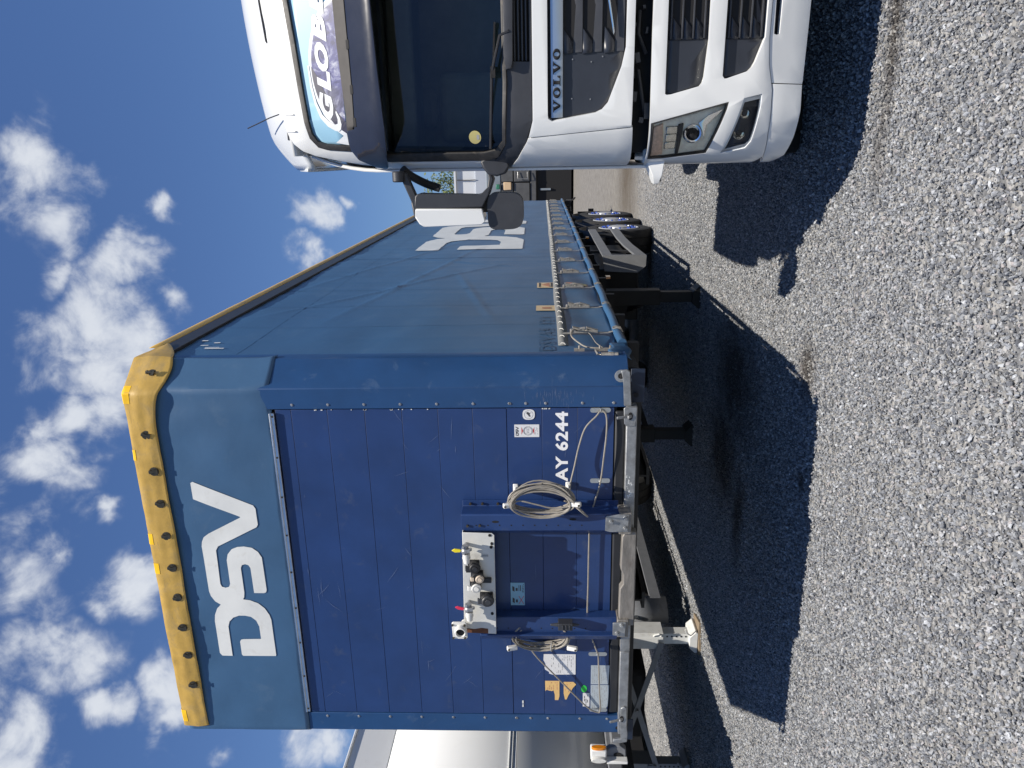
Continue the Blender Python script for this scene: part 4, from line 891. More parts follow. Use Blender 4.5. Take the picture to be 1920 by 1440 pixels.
# --- underbody
obj(MB().box(XLT+.03, XR-.03, FY+.3, REAR-.05, 1.165, 1.20), 'floor', 'chassis_dark', T)
for sx in (XLT+.10, XR-.14): obj(MB().box(sx, sx+.04, CY+.1, REAR-.02, 1.10, 1.1645), 'side_rail', 'chassis_dark', T, bevel=.004)
for x in (-2.86, -1.96):
    cb = MB().box(x-.06, x+.06, 4.3, REAR-.2, 1.13, 1.15)
    cb.plate([(4.3, 1.13), (4.3, 1.02), (7.3, 1.0), (8.3, .82), (REAR-.2, .82), (REAR-.2, 1.13)], x-.006, x+.006, lambda a, b, d: (d, a, b))
    cb.bar((x, 4.3, 1.01), (x, 7.3, .99), .12, .02).bar((x, 7.28, .992), (x, 8.32, .81), .12, .02).bar((x, 8.3, .81), (x, REAR-.2, .81), .12, .02)
    obj(cb, 'chassis_beam', 'chassis_black', T)
for k in range(16):
    y = 4.6+k*.84; obj(MB().box(XLT+.06, XR-.06, y, y+.06, 1.05, 1.128 if k % 2 else 1.125), 'cross_member', 'chassis_black', T)
obj(MB().box(-2.98, -1.84, 4.2, 5.9, 1.085, 1.1).cyl((-2.41, 5.35, 1.085), (-2.41, 5.35, 1.0), .045, 16).cyl((-2.41, 5.35, 1.0), (-2.41, 5.35, .98), .06, 16), 'kingpin_plate', 'chassis_black', T)
for x in (-3.06, -1.50):
    lg = obj(MB().box(x-.08, x+.08, 7.78, 7.94, .42, 1.08), 'landing_leg', 'chassis_black', T, bevel=.006)
    obj(MB().box(x-.055, x+.055, 7.805, 7.915, .06, .42), 'inner_leg', 'chassis_black', lg, bevel=.004)
    obj(MB().plate([(x-.12, .0), (x+.12, .0), (x+.12, .02), (x+.06, .09), (x-.06, .09), (x-.12, .02)], 7.76, 7.97), 'foot', 'chassis_black', lg, bevel=.004)
obj(MB().bar((-3.06, 7.86, .9), (-1.5, 7.86, .9), .05, .05).bar((-3.02, 7.88, .5), (-1.96, 8.9, .85), .05, .05).bar((-1.54, 7.88, .5), (-1.96, 8.9, .85), .04, .04), 'leg_brace', 'chassis_black', T)
# wheels
ty = MB().lathe([(.30, -.15), (.33, -.185), (.42, -.195), (.478, -.18), (.495, -.15), (.4955, -.07), (.488, -.066), (.488, -.054), (.497, -.05), (.497, .05), (.488, .054), (.488, .066), (.4955, .07), (.495, .15), (.478, .18), (.42, .195), (.33, .185), (.30, .15)], (0, 0, 0), 'X', 48)
tym = mesh_of(ty, 'tyre', 'rubber', True)
rm = MB().lathe([(.30, .15), (.304, .186), (.290, .192), (.282, .165), (.25, .15), (.19, .155), (.16, .17), (.15, .20), (.09, .215), (.06, .215), (.001, .215)], (0, 0, 0), 'X', 40)
rmm = mesh_of(rm, 'rim', 'rim_white', True)
nt_ = MB()
for i in range(10):
    t = 2*math.pi*i/10; c_ = (.15, .215*math.cos(t), .215*math.sin(t)); nt_.cyl(c_, (.205, c_[1], c_[2]), .022, 8, .016); nt_.obox((.19, c_[1]*1.12, c_[2]*1.12), (.02, .035, .018), (t, 0, 0))
ntm = mesh_of(nt_, 'wheel_nuts', 'nut_blue')
for y in (11.55, 12.86, 14.17):
    for x, rz in ((XR-.20, 0), (XLT+.20, math.pi)):
        W_ = put(tym, 'wheel', T, (x, y, .497), (0, 0, rz))
        o_ = bpy.data.objects.new('rim', rmm); col.objects.link(o_); o_.parent = W_
        o_ = bpy.data.objects.new('wheel_nuts', ntm); col.objects.link(o_); o_.parent = W_; o_['kind'] = 'stuff'
    obj(MB().cyl((XLT+.4, y, .497), (XR-.4, y, .497), .07, 14).box(-2.9, -2.8, y-.3, y+.3, .56, .66).box(-2.02, -1.92, y-.3, y+.3, .56, .66), 'axle', 'chassis_black', T)
# mudguards, rear frame, lamps
for y in (11.55, 12.86, 14.17):
    obj(MB().grid(lambda u, v, y=y: (XR-.03-.38*v, y-.58*math.cos(math.pi*(.12+.76*u)), .53+.57*math.sin(math.pi*(.12+.76*u))), 14, 1), 'mudguard', 'black_plastic', T, smooth=True, solid=.006)
obj(MB().box(XLT+.02, XR-.02, REAR-.12, REAR, 1.0, 1.2).box(XLT+.2, XR-.2, REAR-.25, REAR-.12, .45, .57).box(-2.9, -2.8, REAR-.24, REAR-.12, .57, 1.1).box(-2.02, -1.92, REAR-.24, REAR-.12, .57, 1.1), 'rear_frame', 'chassis_black', T)
obj(MB().box(XLT+.01, XR-.012, REAR-.04, REAR+.02, 1.2, 4.0), 'rear_doors', 'plank_blue', T, bevel=.004)
obj(MB().box(XR-.5, XR-.05, 15.2, 15.22, .35, .95), 'mud_flap', 'rubber', T)
obj(MB().box(XR-.12, XR+.02, REAR-.5, REAR-.2, .98, 1.10).tube([(XR, REAR-.3, .98), (XR+.03, REAR-.1, .9), (XR+.05, REAR, .88)], .02, 6), 'rear_marker_bracket', 'black_plastic', T)
# side guard
gd = MB()
gx = XR-.006
gd.bar((gx, 8.26, .945), (gx, 11.1, .93), .025, .11)
P_ = [(8.26, .58), (9.2, .615), (10.0, .62), (11.1, .60)]
for (y0, z0), (y1, z1) in zip(P_[:-1], P_[1:]): gd.bar((gx, y0, z0), (gx, y1+.01, z1), .025, .12)
gd.plate([(8.22, .52), (8.29, .52), (8.29, 1.0), (8.22, 1.0)], gx-.0125, gx+.013, lambda a, b, d: (d, a, b))
sg = obj(gd, 'side_guard', 'guard_grey', T, bevel=.004)
obj(MB().add([(gx+.012, 8.22, .52), (gx+.012, 8.22, 1.0), (gx-.15, 8.16, .98), (gx-.17, 8.16, .62), (gx-.10, 8.18, .53)], [(0, 1, 2, 3, 4)]), 'end_plate', 'guard_grey', sg, solid=.006)
obj(MB().bar((gx-.02, 10.6, .95), (gx-.02, 10.6, .65), .03, .06).bar((gx-.02, 8.8, 1.1), (gx-.02, 8.8, .58), .03, .05), 'guard_bracket', 'chassis_dark', sg)
obj(MB().box(gx-.75, gx-.16, 8.4, 10.6, .58, 1.02), 'pallet_box', 'chassis_black', T, bevel=.01)
obj(MB().box(XR-.03, XR-.01, 6.9, 6.98, 1.03, 1.07).box(XR-.03, XR-.008, 10.2, 10.26, 1.03, 1.07), 'side_marker_lamps', 'amber', T, kind='stuff')

# ================================================================== customs cord hanging on the front wall
C_ = thing('customs_cord', (-2.4, FY-.1, 1.3), 'grey plastic-coated customs cord coiled twice on hooks on the blue front wall', 'cord')
def coil(cx, cz, rx, rz, y0, n, seed, tilt=0, y_amp=.03, a0=0):
    r_ = random.Random(seed); mb = MB(); pts = []
    tot = n*28
    for i in range(tot+1):
        t = a0+2*math.pi*i/28; lap = i/28
        q = (lap % n)/n
        ex = 1+.16*math.sin(lap*2.4+seed)+.10*math.sin(lap*5.1); ez = 1+.045*math.sin(lap*1.7+seed)
        pts.append((cx+rx*ex*math.cos(t)*(.86+.14*abs(math.cos(t)))+.006*math.sin(lap*3), y0+y_amp*math.sin(lap*2.9)+.016*math.cos(2*t), cz+rz*ez*math.sin(t)+.01*math.sin(lap*4.2)))
    mb.tube(pts, .0048, 6); return mb
obj(coil(-1.842, 1.675, .083, .172, 3.715, 13, 2), 'coil', 'cable_grey', C_, smooth=True)
obj(coil(-2.80, 1.69, .098, .165, 3.838, 12, 6, y_amp=.02), 'coil', 'cable_grey', C_, smooth=True)
obj(MB().ring((-2.884, 3.845, 1.62), .028, .005, (0, .3, 1), 14, 5, 1, 1.1), 'tie', 'strap', C_, smooth=True)
runY = FY-.018
run = [(-1.862, 3.74, 1.52), (-1.80, 3.82, 1.515), (-1.70, 3.855, 1.49), (-1.58, 3.86, 1.465), (-1.47, 3.862, 1.43), (-1.405, 3.872, 1.37), (-1.378, 3.884, 1.343), (-1.40, 3.875, 1.315), (-1.5, 3.868, 1.312), (-1.65, 3.868, 1.325), (-1.806, 3.878, 1.341), (-1.93, 3.875, 1.372), (-2.03, 3.872, 1.398), (-2.2, 3.874, 1.402), (-2.45, 3.874, 1.404), (-2.68, 3.874, 1.406), (-2.80, 3.874, 1.392), (-2.9, 3.876, 1.36), (-2.98, 3.884, 1.337), (-3.08, 3.88, 1.332), (-3.25, 3.876, 1.325), (-3.39, 3.882, 1.318), (-3.40, 3.88, 1.345), (-3.36, 3.875, 1.40), (-3.24, 3.868, 1.50), (-3.1, 3.862, 1.612), (-2.98, 3.858, 1.71), (-2.90, 3.86, 1.76)]
obj(MB().tube(catmull(run, 7), .0048, 7), 'cord_run', 'cable_grey', C_, smooth=True)
obj(MB().tube(catmull([(-1.85, 3.68, 1.50), (-1.88, 3.66, 1.46), (-1.925, 3.69, 1.425), (-1.94, 3.74, 1.43), (-1.89, 3.76, 1.49), (-1.86, 3.75, 1.55)], 7), .0045, 6), 'cord_end', 'cable_grey', C_, smooth=True)
obj(MB().tube(catmull([(-1.865, 3.70, 1.84), (-1.83, 3.69, 1.80), (-1.85, 3.685, 1.70), (-1.87, 3.685, 1.62), (-1.86, 3.68, 1.53)], 7), .0045, 6), 'cord_end', 'cable_grey', C_, smooth=True)

# ================================================================== white tractor unit
TXL, THW = -0.09, 1.383      # drawn at 1/0.9 of its size, then set down at KS
TXC = TXL+THW
ZP = [.2, .5, 1.1, 1.85, 1.95, 2.65, 2.75, 3.2, 3.35, 3.5, 3.7]; YP = [4.34, 4.30, 4.33, 4.37, 4.41, 4.60, 4.63, 4.80, 4.90, 5.15, 5.7]
RC = .30
def interp(z, xs, ys):
    if z <= xs[0]: return ys[0]
    for i in range(len(xs)-1):
        if z <= xs[i+1]:
            t = (z-xs[i])/(xs[i+1]-xs[i]); return ys[i]+(ys[i+1]-ys[i])*t
    return ys[-1]
def TF(x, z):
    a = abs(x-TXC); d = max(THW-a, 0)
    y = interp(z, ZP, YP)+.06*(a/THW)**2
    if d < RC: y += RC*(1-math.sqrt(max(0, 1-((RC-d)/RC)**2)))
    return y
KS = .9
K = thing('tractor_unit', (TXC, 5.2, CAM.z-CAM.z/KS), 'white high-roof tractor unit with dark sun visor parked facing the camera at the right', 'truck')
K.location = CAM+(K.location-CAM)*KS; K.scale = (KS, KS, KS)
def mir(p): return [(2*TXC-x, z) for x, z in reversed(p)]
def sym(p): return p + mir(p)           # outline that starts and ends on the centre line
def panel(name, loops, m, off=0.0, th=.02, parent=None, F=TF, bev=.005, label=None, zst=.09, smooth=True):
    bm = bmesh.new()
    for lp_ in loops:
        vs = [bm.verts.new((x, 0, z)) for x, z in lp_]
        for i in range(len(vs)): bm.edges.new((vs[i], vs[(i+1) % len(vs)]))
    bmesh.ops.triangle_fill(bm, use_beauty=True, use_dissolve=False, edges=bm.edges[:], normal=(0, -1, 0))
    X0 = min(v.co.x for v in bm.verts); X1 = max(v.co.x for v in bm.verts); Z0 = min(v.co.z for v in bm.verts); Z1 = max(v.co.z for v in bm.verts)
    cuts = []
    for e_ in (.004, .012, .025, .045, .07, .1, .135, .175, .22, .26, .3): cuts += [TXL+e_, TXL+2*THW-e_]
    cuts += [TXL+.3+.105*i for i in range(1, 18)]
    for x in cuts:
        if X0+.0015 < x < X1-.0015: bmesh.ops.bisect_plane(bm, geom=bm.verts[:]+bm.edges[:]+bm.faces[:], plane_co=(x, 0, 0), plane_no=(1, 0, 0), dist=.0004)
    z = Z0+zst
    while z < Z1-.01:
        bmesh.ops.bisect_plane(bm, geom=bm.verts[:]+bm.edges[:]+bm.faces[:], plane_co=(0, 0, z), plane_no=(0, 0, 1), dist=.0004); z += zst
    bmesh.ops.remove_doubles(bm, verts=bm.verts[:], dist=.0003)
    for v in bm.verts: v.co.y = F(v.co.x, v.co.z)+off
    bmesh.ops.recalc_face_normals(bm, faces=bm.faces[:])
    if sum(f.normal.y*f.calc_area() for f in bm.faces) > 0: bmesh.ops.reverse_faces(bm, faces=bm.faces[:])
    par = parent or K; L = ORG[par]
    for v in bm.verts: v.co -= L
    me = bpy.data.meshes.new(name); bm.to_mesh(me); bm.free(); me.materials.append(M[m])
    o = bpy.data.objects.new(name, me); col.objects.link(o); o.parent = par; ORG[o] = L
    if smooth:
        me.shade_smooth(); me.set_sharp_from_angle(angle=R(40))
    if th:
        s_ = o.modifiers.new('solid', 'SOLIDIFY'); s_.thickness = th; s_.offset = -1
    if bev and th:
        b_ = o.modifiers.new('bevel', 'BEVEL'); b_.width = bev; b_.segments = 3; b_.limit_method = 'ANGLE'; b_.angle_limit = R(50)
    if label: o['label'] = label
    return o
E_ = TXL+.0005
# bumper: main part with openings for lamps and grilles
HL = [(.135, 1.052), (.236, .640), (.197, .648), (-.030, .722), (-.055, .96), (-.058, 1.046)]
FG = [(.252, .562), (.272, .466), (.212, .468), (.03, .490), (-.006, .512), (-.034, .640)]
R1 = [(TXC, .991), (.284, .985), (.279, .975), (.281, .953), (.318, .806), (.335, .792), (.365, .784), (.547, .770), (TXC, .775)]
R2 = [(TXC, .684), (.367, .685), (.353, .675), (.353, .662), (.386, .556), (.405, .535), (.430, .520), (.551, .476), (TXC, .476)]
SL = [(TXC, .444), (.566, .430), (.560, .415), (.566, .401), (TXC, .397)]
def closed_sym(p): return p[:]+[(2*TXC-x, z) for x, z in reversed(p[1:-1])]
bo = [(TXC, 1.066), (.6, 1.066), (.273, 1.062), (.133, 1.060), (-.031, 1.055), (-.07, 1.058), (E_, 1.05), (E_, .42), (-.055, .385), (.069, .405), (.292, .415), (.42, .445), (.55, .455), (TXC, .455)]
bump = panel('bumper', [closed_sym(bo), HL, [(2*TXC-x, z) for x, z in HL], FG, [(2*TXC-x, z) for x, z in FG], closed_sym(R1), closed_sym(R2)], 'white_paint', th=.03, bev=.008)
lo = [(TXC, .450), (.55, .450), (.42, .440), (.326, .418), (.318, .25), (.33, .248), (TXC, .245)]
panel('bumper_valance', [closed_sym(lo), closed_sym(SL)], 'white_paint', off=.004, th=.03, bev=.008)
ve = [(.321, .414), (.29, .409), (.069, .400), (-.055, .38), (E_, .36), (E_, .31), (-.05, .262), (.044, .250), (.184, .243), (.314, .25)]
for q in (ve, [(2*TXC-x, z) for x, z in ve]): panel('valance_end', [q], 'white_paint', off=.002, th=.03, bev=.01)
# dark inserts of the bumper
for rr, zs_ in ((R1, 3), (R2, 3)):
    panel('insert_panel', [closed_sym([(x+(.004 if x < TXC else 0), z) for x, z in rr])], 'cover_dark', off=.028, th=.01, bev=0)
for (za, zb, xa) in ((.982, .778, .552), (.680, .482, .548)):
    panel('grille_opening', [[(xa, zb), (2*TXC-xa, zb), (2*TXC-xa, za), (xa, za)]], 'void_black', off=.0265, th=0, bev=0)
    n_ = 3
    for i in range(n_+1):
        z = za-.012-(za-zb-.03)*i/n_
        panel('grille_slat', [[(xa+.004, z-.008), (2*TXC-xa-.004, z-.008), (2*TXC-xa-.004, z), (xa+.004, z)]], 'dark_plastic', off=.012, th=.014, bev=.002)
    for i in range(n_):
        z0 = za-.012-(za-zb-.03)*i/n_-.008; z1 = za-.012-(za-zb-.03)*(i+1)/n_
        for sgn in (0, 1):
            q = [(xa, z1), (xa+.05, z1), (xa+.11, z0-.004), (xa, z0)]
            if sgn: q = [(2*TXC-x, z) for x, z in q]
            panel('slat_end', [q], 'cover_dark', off=.019, th=.005, bev=0)
panel('step_slot', [closed_sym(SL)], 'void_black', off=.05, th=0, bev=0)
# headlights and fog lamps, one pair
def lamp_pair(mx_):
    f = (lambda p: [(2*TXC-x, z) for x, z in p]) if mx_ else (lambda p: p)
    fx = (lambda x: 2*TXC-x) if mx_ else (lambda x: x)
    h = panel('headlight', [f([(x*.99+.001, z) for x, z in HL])], 'hl_housing', off=.026, th=.01, bev=0)
    def inset(p, k):
        cx = sum(q[0] for q in p)/len(p); cz = sum(q[1] for q in p)/len(p); return [(cx+(x-cx)*k, cz+(z-cz)*k) for x, z in p]
    panel('rim_trim', [f(HL), f(inset(HL, .93))], 'strip_matte', off=.002, th=.03, parent=h, bev=.002)
    panel('indicator', [f([(.112, 1.035), (.131, .985), (-.033, .966), (-.042, 1.03)])], 'hl_orange', off=.010, th=.02, parent=h, bev=.004)
    for (x0, x1) in ((-.005, .03), (.035, .072), (.077, .112)):
        panel('reflector', [f([(x0, .962), (x1, .966), (x1+.004, .9), (x0, .898)])], 'reflector', off=.010, th=.012, parent=h, bev=.006, F=lambda x, z: TF(x, z)+.012*math.cos((z-.93)*40))
    panel('divider', [f([(-.03, .895), (.122, .90), (.128, .872), (-.03, .878)])], 'strip_matte', off=.008, th=.02, parent=h, bev=.003)
    cx, cz = fx(.078), .818; cy = TF(cx, cz)-.02
    obj(MB().lathe([(.036, .04), (.038, .018), (.046, .014), (.050, .02), (.052, .045)], (cx, cy, cz), 'Y', 28), 'projector_ring', 'chrome', h, smooth=True)
    obj(MB().sph((cx, cy+.05, cz), .04, 18, 10, 1, .7, 1), 'projector_lens', 'void_black', h, smooth=True)
    panel('reflector_fin', [f([(.13, .79), (.17, .74), (.20, .665), (.165, .70), (.12, .745), (.06, .752), (.04, .745), (.09, .765)])], 'chrome', off=.012, th=.012, parent=h, bev=.003)
    panel('lens_cover', [f(inset(HL, .955))], 'lamp_glass', off=.001, th=0, parent=h, bev=0)
    g_ = panel('fog_lamp', [f(inset(FG, .97))], 'cover_dark', off=.03, th=.01, bev=0)
    panel('rim_trim', [f(FG), f(inset(FG, .84))], 'emblem_alu', off=.006, th=.03, parent=g_, bev=.003)
    for (x, z, r_) in ((.175, .545, .028), (.075, .560, .032)):
        cx = fx(x); cy = TF(cx, z)
        obj(MB().lathe([(.001, .05), (r_*.45, .045), (r_*.5, .03), (r_*.85, .028), (r_, .016), (r_*1.08, .02), (r_*1.1, .04)], (cx, cy, z), 'Y', 22), 'reflector', 'reflector', g_, smooth=True)
        obj(MB().sph((cx, cy+.032, z), r_*.55, 12, 8), 'bulb_cover', 'lamp_glass', g_, smooth=True)
    panel('lens_cover', [f(inset(FG, .9))], 'lamp_glass', off=.012, th=0, parent=g_, bev=0)
lamp_pair(False); lamp_pair(True)
# upper front: white panel round the radiator grille
GR = [(TXC, 1.625), (.190, 1.624), (.171, 1.621), (.158, 1.60), (.163, 1.578), (.198, 1.360), (.215, 1.325), (.250, 1.293), (.330, 1.262), (.433, 1.223), (.527, 1.203), (TXC, 1.203)]
go = [(TXC, 1.706), (.165, 1.708), (.075, 1.732), (.119, 1.159), (.5, 1.158), (TXC, 1.158)]
panel('front_panel', [closed_sym(go), closed_sym(GR)], 'white_paint', th=.035, bev=.008)
cp = [(.070, 1.735), (.047, 1.745), (-.04, 1.80), (E_, 1.845), (E_, 1.15), (-.06, 1.142), (.115, 1.152)]
for q in (cp, [(2*TXC-x, z) for x, z in cp]): panel('corner_panel', [q], 'white_paint', off=.003, th=.03, bev=.006)
panel('grille_back', [closed_sym([(x+(.002 if x < TXC else 0), z) for x, z in GR])], 'cover_dark', off=.033, th=.01, bev=0)
panel('emblem_bar', [closed_sym([(TXC, 1.612), (.176, 1.604), (.178, 1.540), (TXC, 1.540)])], 'emblem_alu', off=.012, th=.02, bev=.003)
gx0, gz0, gz1 = .545, 1.212, 1.536
panel('grille_opening', [closed_sym([(TXC, gz1), (.54, gz1), (.56, gz0), (TXC, gz0)])], 'void_black', off=.031, th=0, bev=0)
for i, (za, zb) in enumerate(((1.49, 1.435), (1.385, 1.330), (1.266, 1.212))):
    panel('grille_slat', [closed_sym([(TXC, za), (.508, za), (.508, zb), (TXC, zb)])], 'dark_plastic', off=.0, th=.03, bev=.003, F=lambda x, z, za=za: TF(x, z)+.02+(.012 if z > za-.02 else 0))
    for sgn in (0, 1):
        q = [(.50, za+.052), (.63, za+.05), (.56, za-.002), (.505, za-.002)]
        if sgn: q = [(2*TXC-x, z) for x, z in q]
        panel('slat_end', [q], 'cover_dark', off=.022, th=.008, bev=0)
# diagonal badge bar across the grille with the ring emblem at its middle
for dz, m_, of, w_ in ((0, 'dark_plastic', .004, .022), (.006, 'chrome', -.006, .013)):
    panel('badge_bar', [[(.585, 1.268-w_*.2+dz), (.60, 1.262-w_*.2+dz), (1.98, 1.50+dz), (1.96, 1.50+w_*2+dz)]], m_, off=of, th=.012, bev=.003)
obj(MB().ring((TXC, TF(TXC, 1.39)-.01, 1.39), .10, .022, (0, 1, 0), 36, 8), 'badge_ring', 'chrome', K, smooth=True)
hm = MB()
for x, z in ((.475, 1.487), (.46, 1.385), (.485, 1.324), (.275, 1.49), (.27, 1.388)): hm.cyl((x, TF(x, z)+.034, z), (x, TF(x, z)+.029, z), .004, 6)
obj(hm, 'number_plate_screws', 'steel_grey', K, kind='stuff')
# maker's name in slab letters
def let_V(x, w_, z, h):
    s = h*.09; a = w_*.5
    return [[(x, z+h-s), (x+w_*.10, z+h-s), (x+w_*.42, z), (x+w_*.56, z), (x+w_*.90, z+h-s), (x+w_, z+h-s), (x+w_, z+h), (x+w_*.62, z+h), (x+w_*.62, z+h-s), (x+w_*.74, z+h-s), (x+w_*.555, z+h*.34), (x+w_*.38, z+h-s), (x+w_*.46, z+h-s), (x+w_*.46, z+h), (x, z+h)]]
def let_L(x, w_, z, h):
    s = h*.11
    return [[(x, z), (x+w_, z), (x+w_, z+h*.42), (x+w_*.88, z+h*.42), (x+w_*.72, z+s), (x+w_*.5, z+s), (x+w_*.5, z+h-s), (x+w_*.66, z+h-s), (x+w_*.66, z+h), (x, z+h), (x, z+h-s), (x+w_*.16, z+h-s), (x+w_*.16, z+s), (x, z+s)]]
def let_O(x, w_, z, h): return [ell(x+w_/2, z+h/2, w_/2, h/2*1.03, 28), ell(x+w_/2, z+h/2, w_*.2, h*.36, 20)]
x = .205; lz, lh = 1.5535, .041
for ch, w_ in (('V', .066), ('O', .056), ('L', .052), ('V', .066), ('O', .056)):
    panel('name_letter', {'V': let_V, 'O': let_O, 'L': let_L}[ch](x, w_, lz, lh), 'void_black', off=.006, th=.006, bev=0); x += w_+.007
# dark gap between bumper and cab with engine parts behind it
panel('gap_back', [closed_sym([(TXC, 1.20), (-.02, 1.20), (-.02, 1.02), (TXC, 1.02)])], 'void_black', off=.16, th=0, bev=0)
eg = MB()
rg = random.Random(21)
for k in range(26):
    x = .15+rg.random()*2.0; z = rg.uniform(1.06, 1.16); s_ = rg.uniform(.01, .035)
    eg.obox((x, TF(x, z)+.11, z), (s_*rg.uniform(1, 3), .05, s_), (0, rg.uniform(-.3, .3), 0))
for k in range(6): eg.tube([(.2+k*.3, 4.47, 1.08), (.3+k*.3, 4.46, 1.1+.03*math.sin(k)), (.42+k*.3, 4.47, 1.12)], .01, 6)
obj(eg, 'hoses', 'dark_plastic', K, kind='stuff')
# cowl under the windscreen
cw = [(TXC, 1.87), (.36, 1.868), (.10, 1.862), (.03, 1.872), (-.02, 1.905), (-.06, 1.95), (E_, 1.97), (E_, 1.85), (-.045, 1.806), (.043, 1.750), (.165, 1.712), (TXC, 1.710)]
cv = [(.472, 1.812), (1.02, 1.812), (1.02, 1.722), (.468, 1.722)]
panel('windscreen_cowl', [closed_sym(cw), cv], 'dark_plastic', off=.008, th=.03, bev=.005)
panel('vent_back', [cv], 'void_black', off=.045, th=0, bev=0)
for i in range(4): panel('vent_slat', [[(.475, 1.735+i*.021), (1.017, 1.735+i*.021), (1.017, 1.744+i*.021), (.475, 1.744+i*.021)]], 'cover_dark', off=.02, th=.02, bev=.001)
panel('wiper_cover', [[(.43, 1.85), (.50, 1.862), (1.1, 1.855), (1.1, 1.80), (.47, 1.815), (.435, 1.822)]], 'dark_plastic', off=-.03, th=.03, bev=.015)
# windscreen with rubber seal
WS = [(TXC, 2.70), (.1, 2.70), (.02, 2.68), (-.002, 2.62), (-.004, 2.0), (.01, 1.93), (.06, 1.885), (.36, 1.872), (TXC, 1.874)]
WO = [(TXC, 2.74), (.1, 2.74), (-.02, 2.72), (-.045, 2.64), (-.047, 1.98), (-.03, 1.915), (.04, 1.868), (.36, 1.852), (TXC, 1.854)]
panel('windscreen', [closed_sym(WS)], 'screen_glass', off=.012, th=0, bev=0)
panel('windscreen_seal', [closed_sym(WO), closed_sym(WS)], 'seal_rubber', off=-.004, th=.03, bev=.008)
for q in ([(E_, 2.72), (E_, 1.98), (-.05, 1.98), (-.05, 2.72)],):
    panel('windscreen_pillar', [q], 'white_paint', off=.006, th=.03, bev=.004); panel('windscreen_pillar', [[(2*TXC-a, b) for a, b in q]], 'white_paint', off=.006, th=.03, bev=.004)
# wipers
for pts in ([(.62, 1.83), (.60, 1.88), (.42, 1.93), (.02, 1.955)], [(1.55, 1.83), (1.52, 1.88), (1.2, 1.925), (.80, 1.945)]):
    wp_ = MB().tube([(x, TF(x, z)-.03, z) for x, z in pts], .008, 6)
    w0 = obj(wp_, 'wiper', 'black_plastic', K, smooth=True)
    (xa, za), (xb, zb) = pts[2], pts[3]
    obj(MB().bar((xa+.25, TF(xa+.25, za-.02)-.012, za-.022), (xb, TF(xb, zb)-.012, zb), .018, .010).obox((xa, TF(xa, za)-.028, za-.006), (.06, .02, .025)), 'blade', 'rubber', w0)
obj(MB().cyl((.035, TF(.035, 1.985)-.002, 1.985), (.035, TF(.035, 1.985)+.008, 1.985), .001, 6), 'sticker_pin', 'paper', K)
sk = obj(sheet_on(ell(.085, 2.045, .036, .036, 22), lambda a, b: (a, TF(a, b)+.008, b), [(0, -.1, .2, .02)]), 'windscreen_sticker', 'dial', K, norm=False)
obj(sheet_on(rect(.072, .098, 2.02, 2.035), lambda a, b: (a, TF(a, b)+.0065, b), []), 'print', 'print_mid', sk, norm=False)
# sun visor
def VF(x, z): return TF(x, z)-.03-.11*max(0, min(1, (2.83-z)/.22))
vi = [(TXC, 2.762), (.62, 2.757), (.384, 2.756), (.17, 2.764), (.147, 2.775), (.14, 2.83), (.03, 2.832), (-.03, 2.795), (-.07, 2.70), (E_, 2.625), (-.075, 2.60), (.02, 2.575), (.14, 2.565), (.46, 2.58), (.834, 2.592), (TXC, 2.594)]
vis = panel('sun_visor', [closed_sym(vi)], 'visor_dark', F=VF, th=.012, bev=.004, zst=.03)
panel('visor_strip', [closed_sym([(TXC, 2.852), (.62, 2.846), (.384, 2.836), (.155, 2.824), (.158, 2.782), (.185, 2.772), (.384, 2.765), (.62, 2.766), (TXC, 2.771)])], 'strip_matte', F=VF, off=.004, th=.012, bev=.003)
for x in (.60, .36, .18): panel('visor_clip', [[(x-.02, 2.755), (x+.03, 2.755), (x+.03, 2.775), (x-.02, 2.775)]], 'void_black', F=VF, off=-.003, th=.006, bev=.001)
# illuminated roof sign with globe and lettering (unlit)
SG = [(TXC, 3.155), (.882, 3.152), (.647, 3.130), (.404, 3.113), (.22, 3.098), (.13, 3.085), (.085, 3.055), (.065, 3.0), (.050, 2.84), (.3, 2.83), (TXC, 2.84)]
SO = [(TXC, 3.185), (.882, 3.182), (.647, 3.160), (.404, 3.143), (.20, 3.125), (.105, 3.105), (.05, 3.06), (.033, 3.0), (.018, 2.80), (.3, 2.79), (TXC, 2.79)]
sgn = panel('roof_sign', [closed_sym(SG)], 'sign_blue', off=.012, th=.01, bev=0)
panel('sign_seal', [closed_sym(SO), closed_sym(SG)], 'seal_rubber', off=-.006, th=.03, bev=.008, parent=sgn)
def sgo(poly, m_, off, nm): return obj(sheet_on(poly, lambda a, b: (a, TF(a, b)+off, b), [(0, -.1, 2.4, .06), (1, 2.75, 3.2, .06)]), nm, m_, sgn, norm=False)
cx, cz, rx, rz = .50, 2.72, .40, .315
arc = [(cx+rx*math.cos(t), cz+rz*math.sin(t)) for t in [math.pi*k/28 for k in range(29)]]
gl_ = [p for p in arc if p[1] > 2.842]
gl_ = [(.86, 2.843)]+[(x, z) for x, z in gl_ if x < .83]+[(.118, 2.843)]
glow = [(cx+(x-cx)*1.09, 2.838+(z-2.838)*1.09) for x, z in gl_]
sgo(glow, 'sign_white', .0095, 'globe_glow'); sgo(gl_, 'globe_print', .0078, 'globe')
ru = [(cx+rx*1.01*math.cos(t), cz+rz*1.01*math.sin(t)) for t in [R(88)+R(70)*k/20 for k in range(21)]]; ri = [(cx+rx*(.86-.06*math.sin(math.pi*k/20))*math.cos(t), cz+rz*(.88-.05*math.sin(math.pi*k/20))*math.sin(t)) for k, t in [(k, R(100)+R(55)*k/20) for k in range(21)]]
sgo(ru+list(reversed(ri)), 'sign_shade', .0068, 'globe_shade')
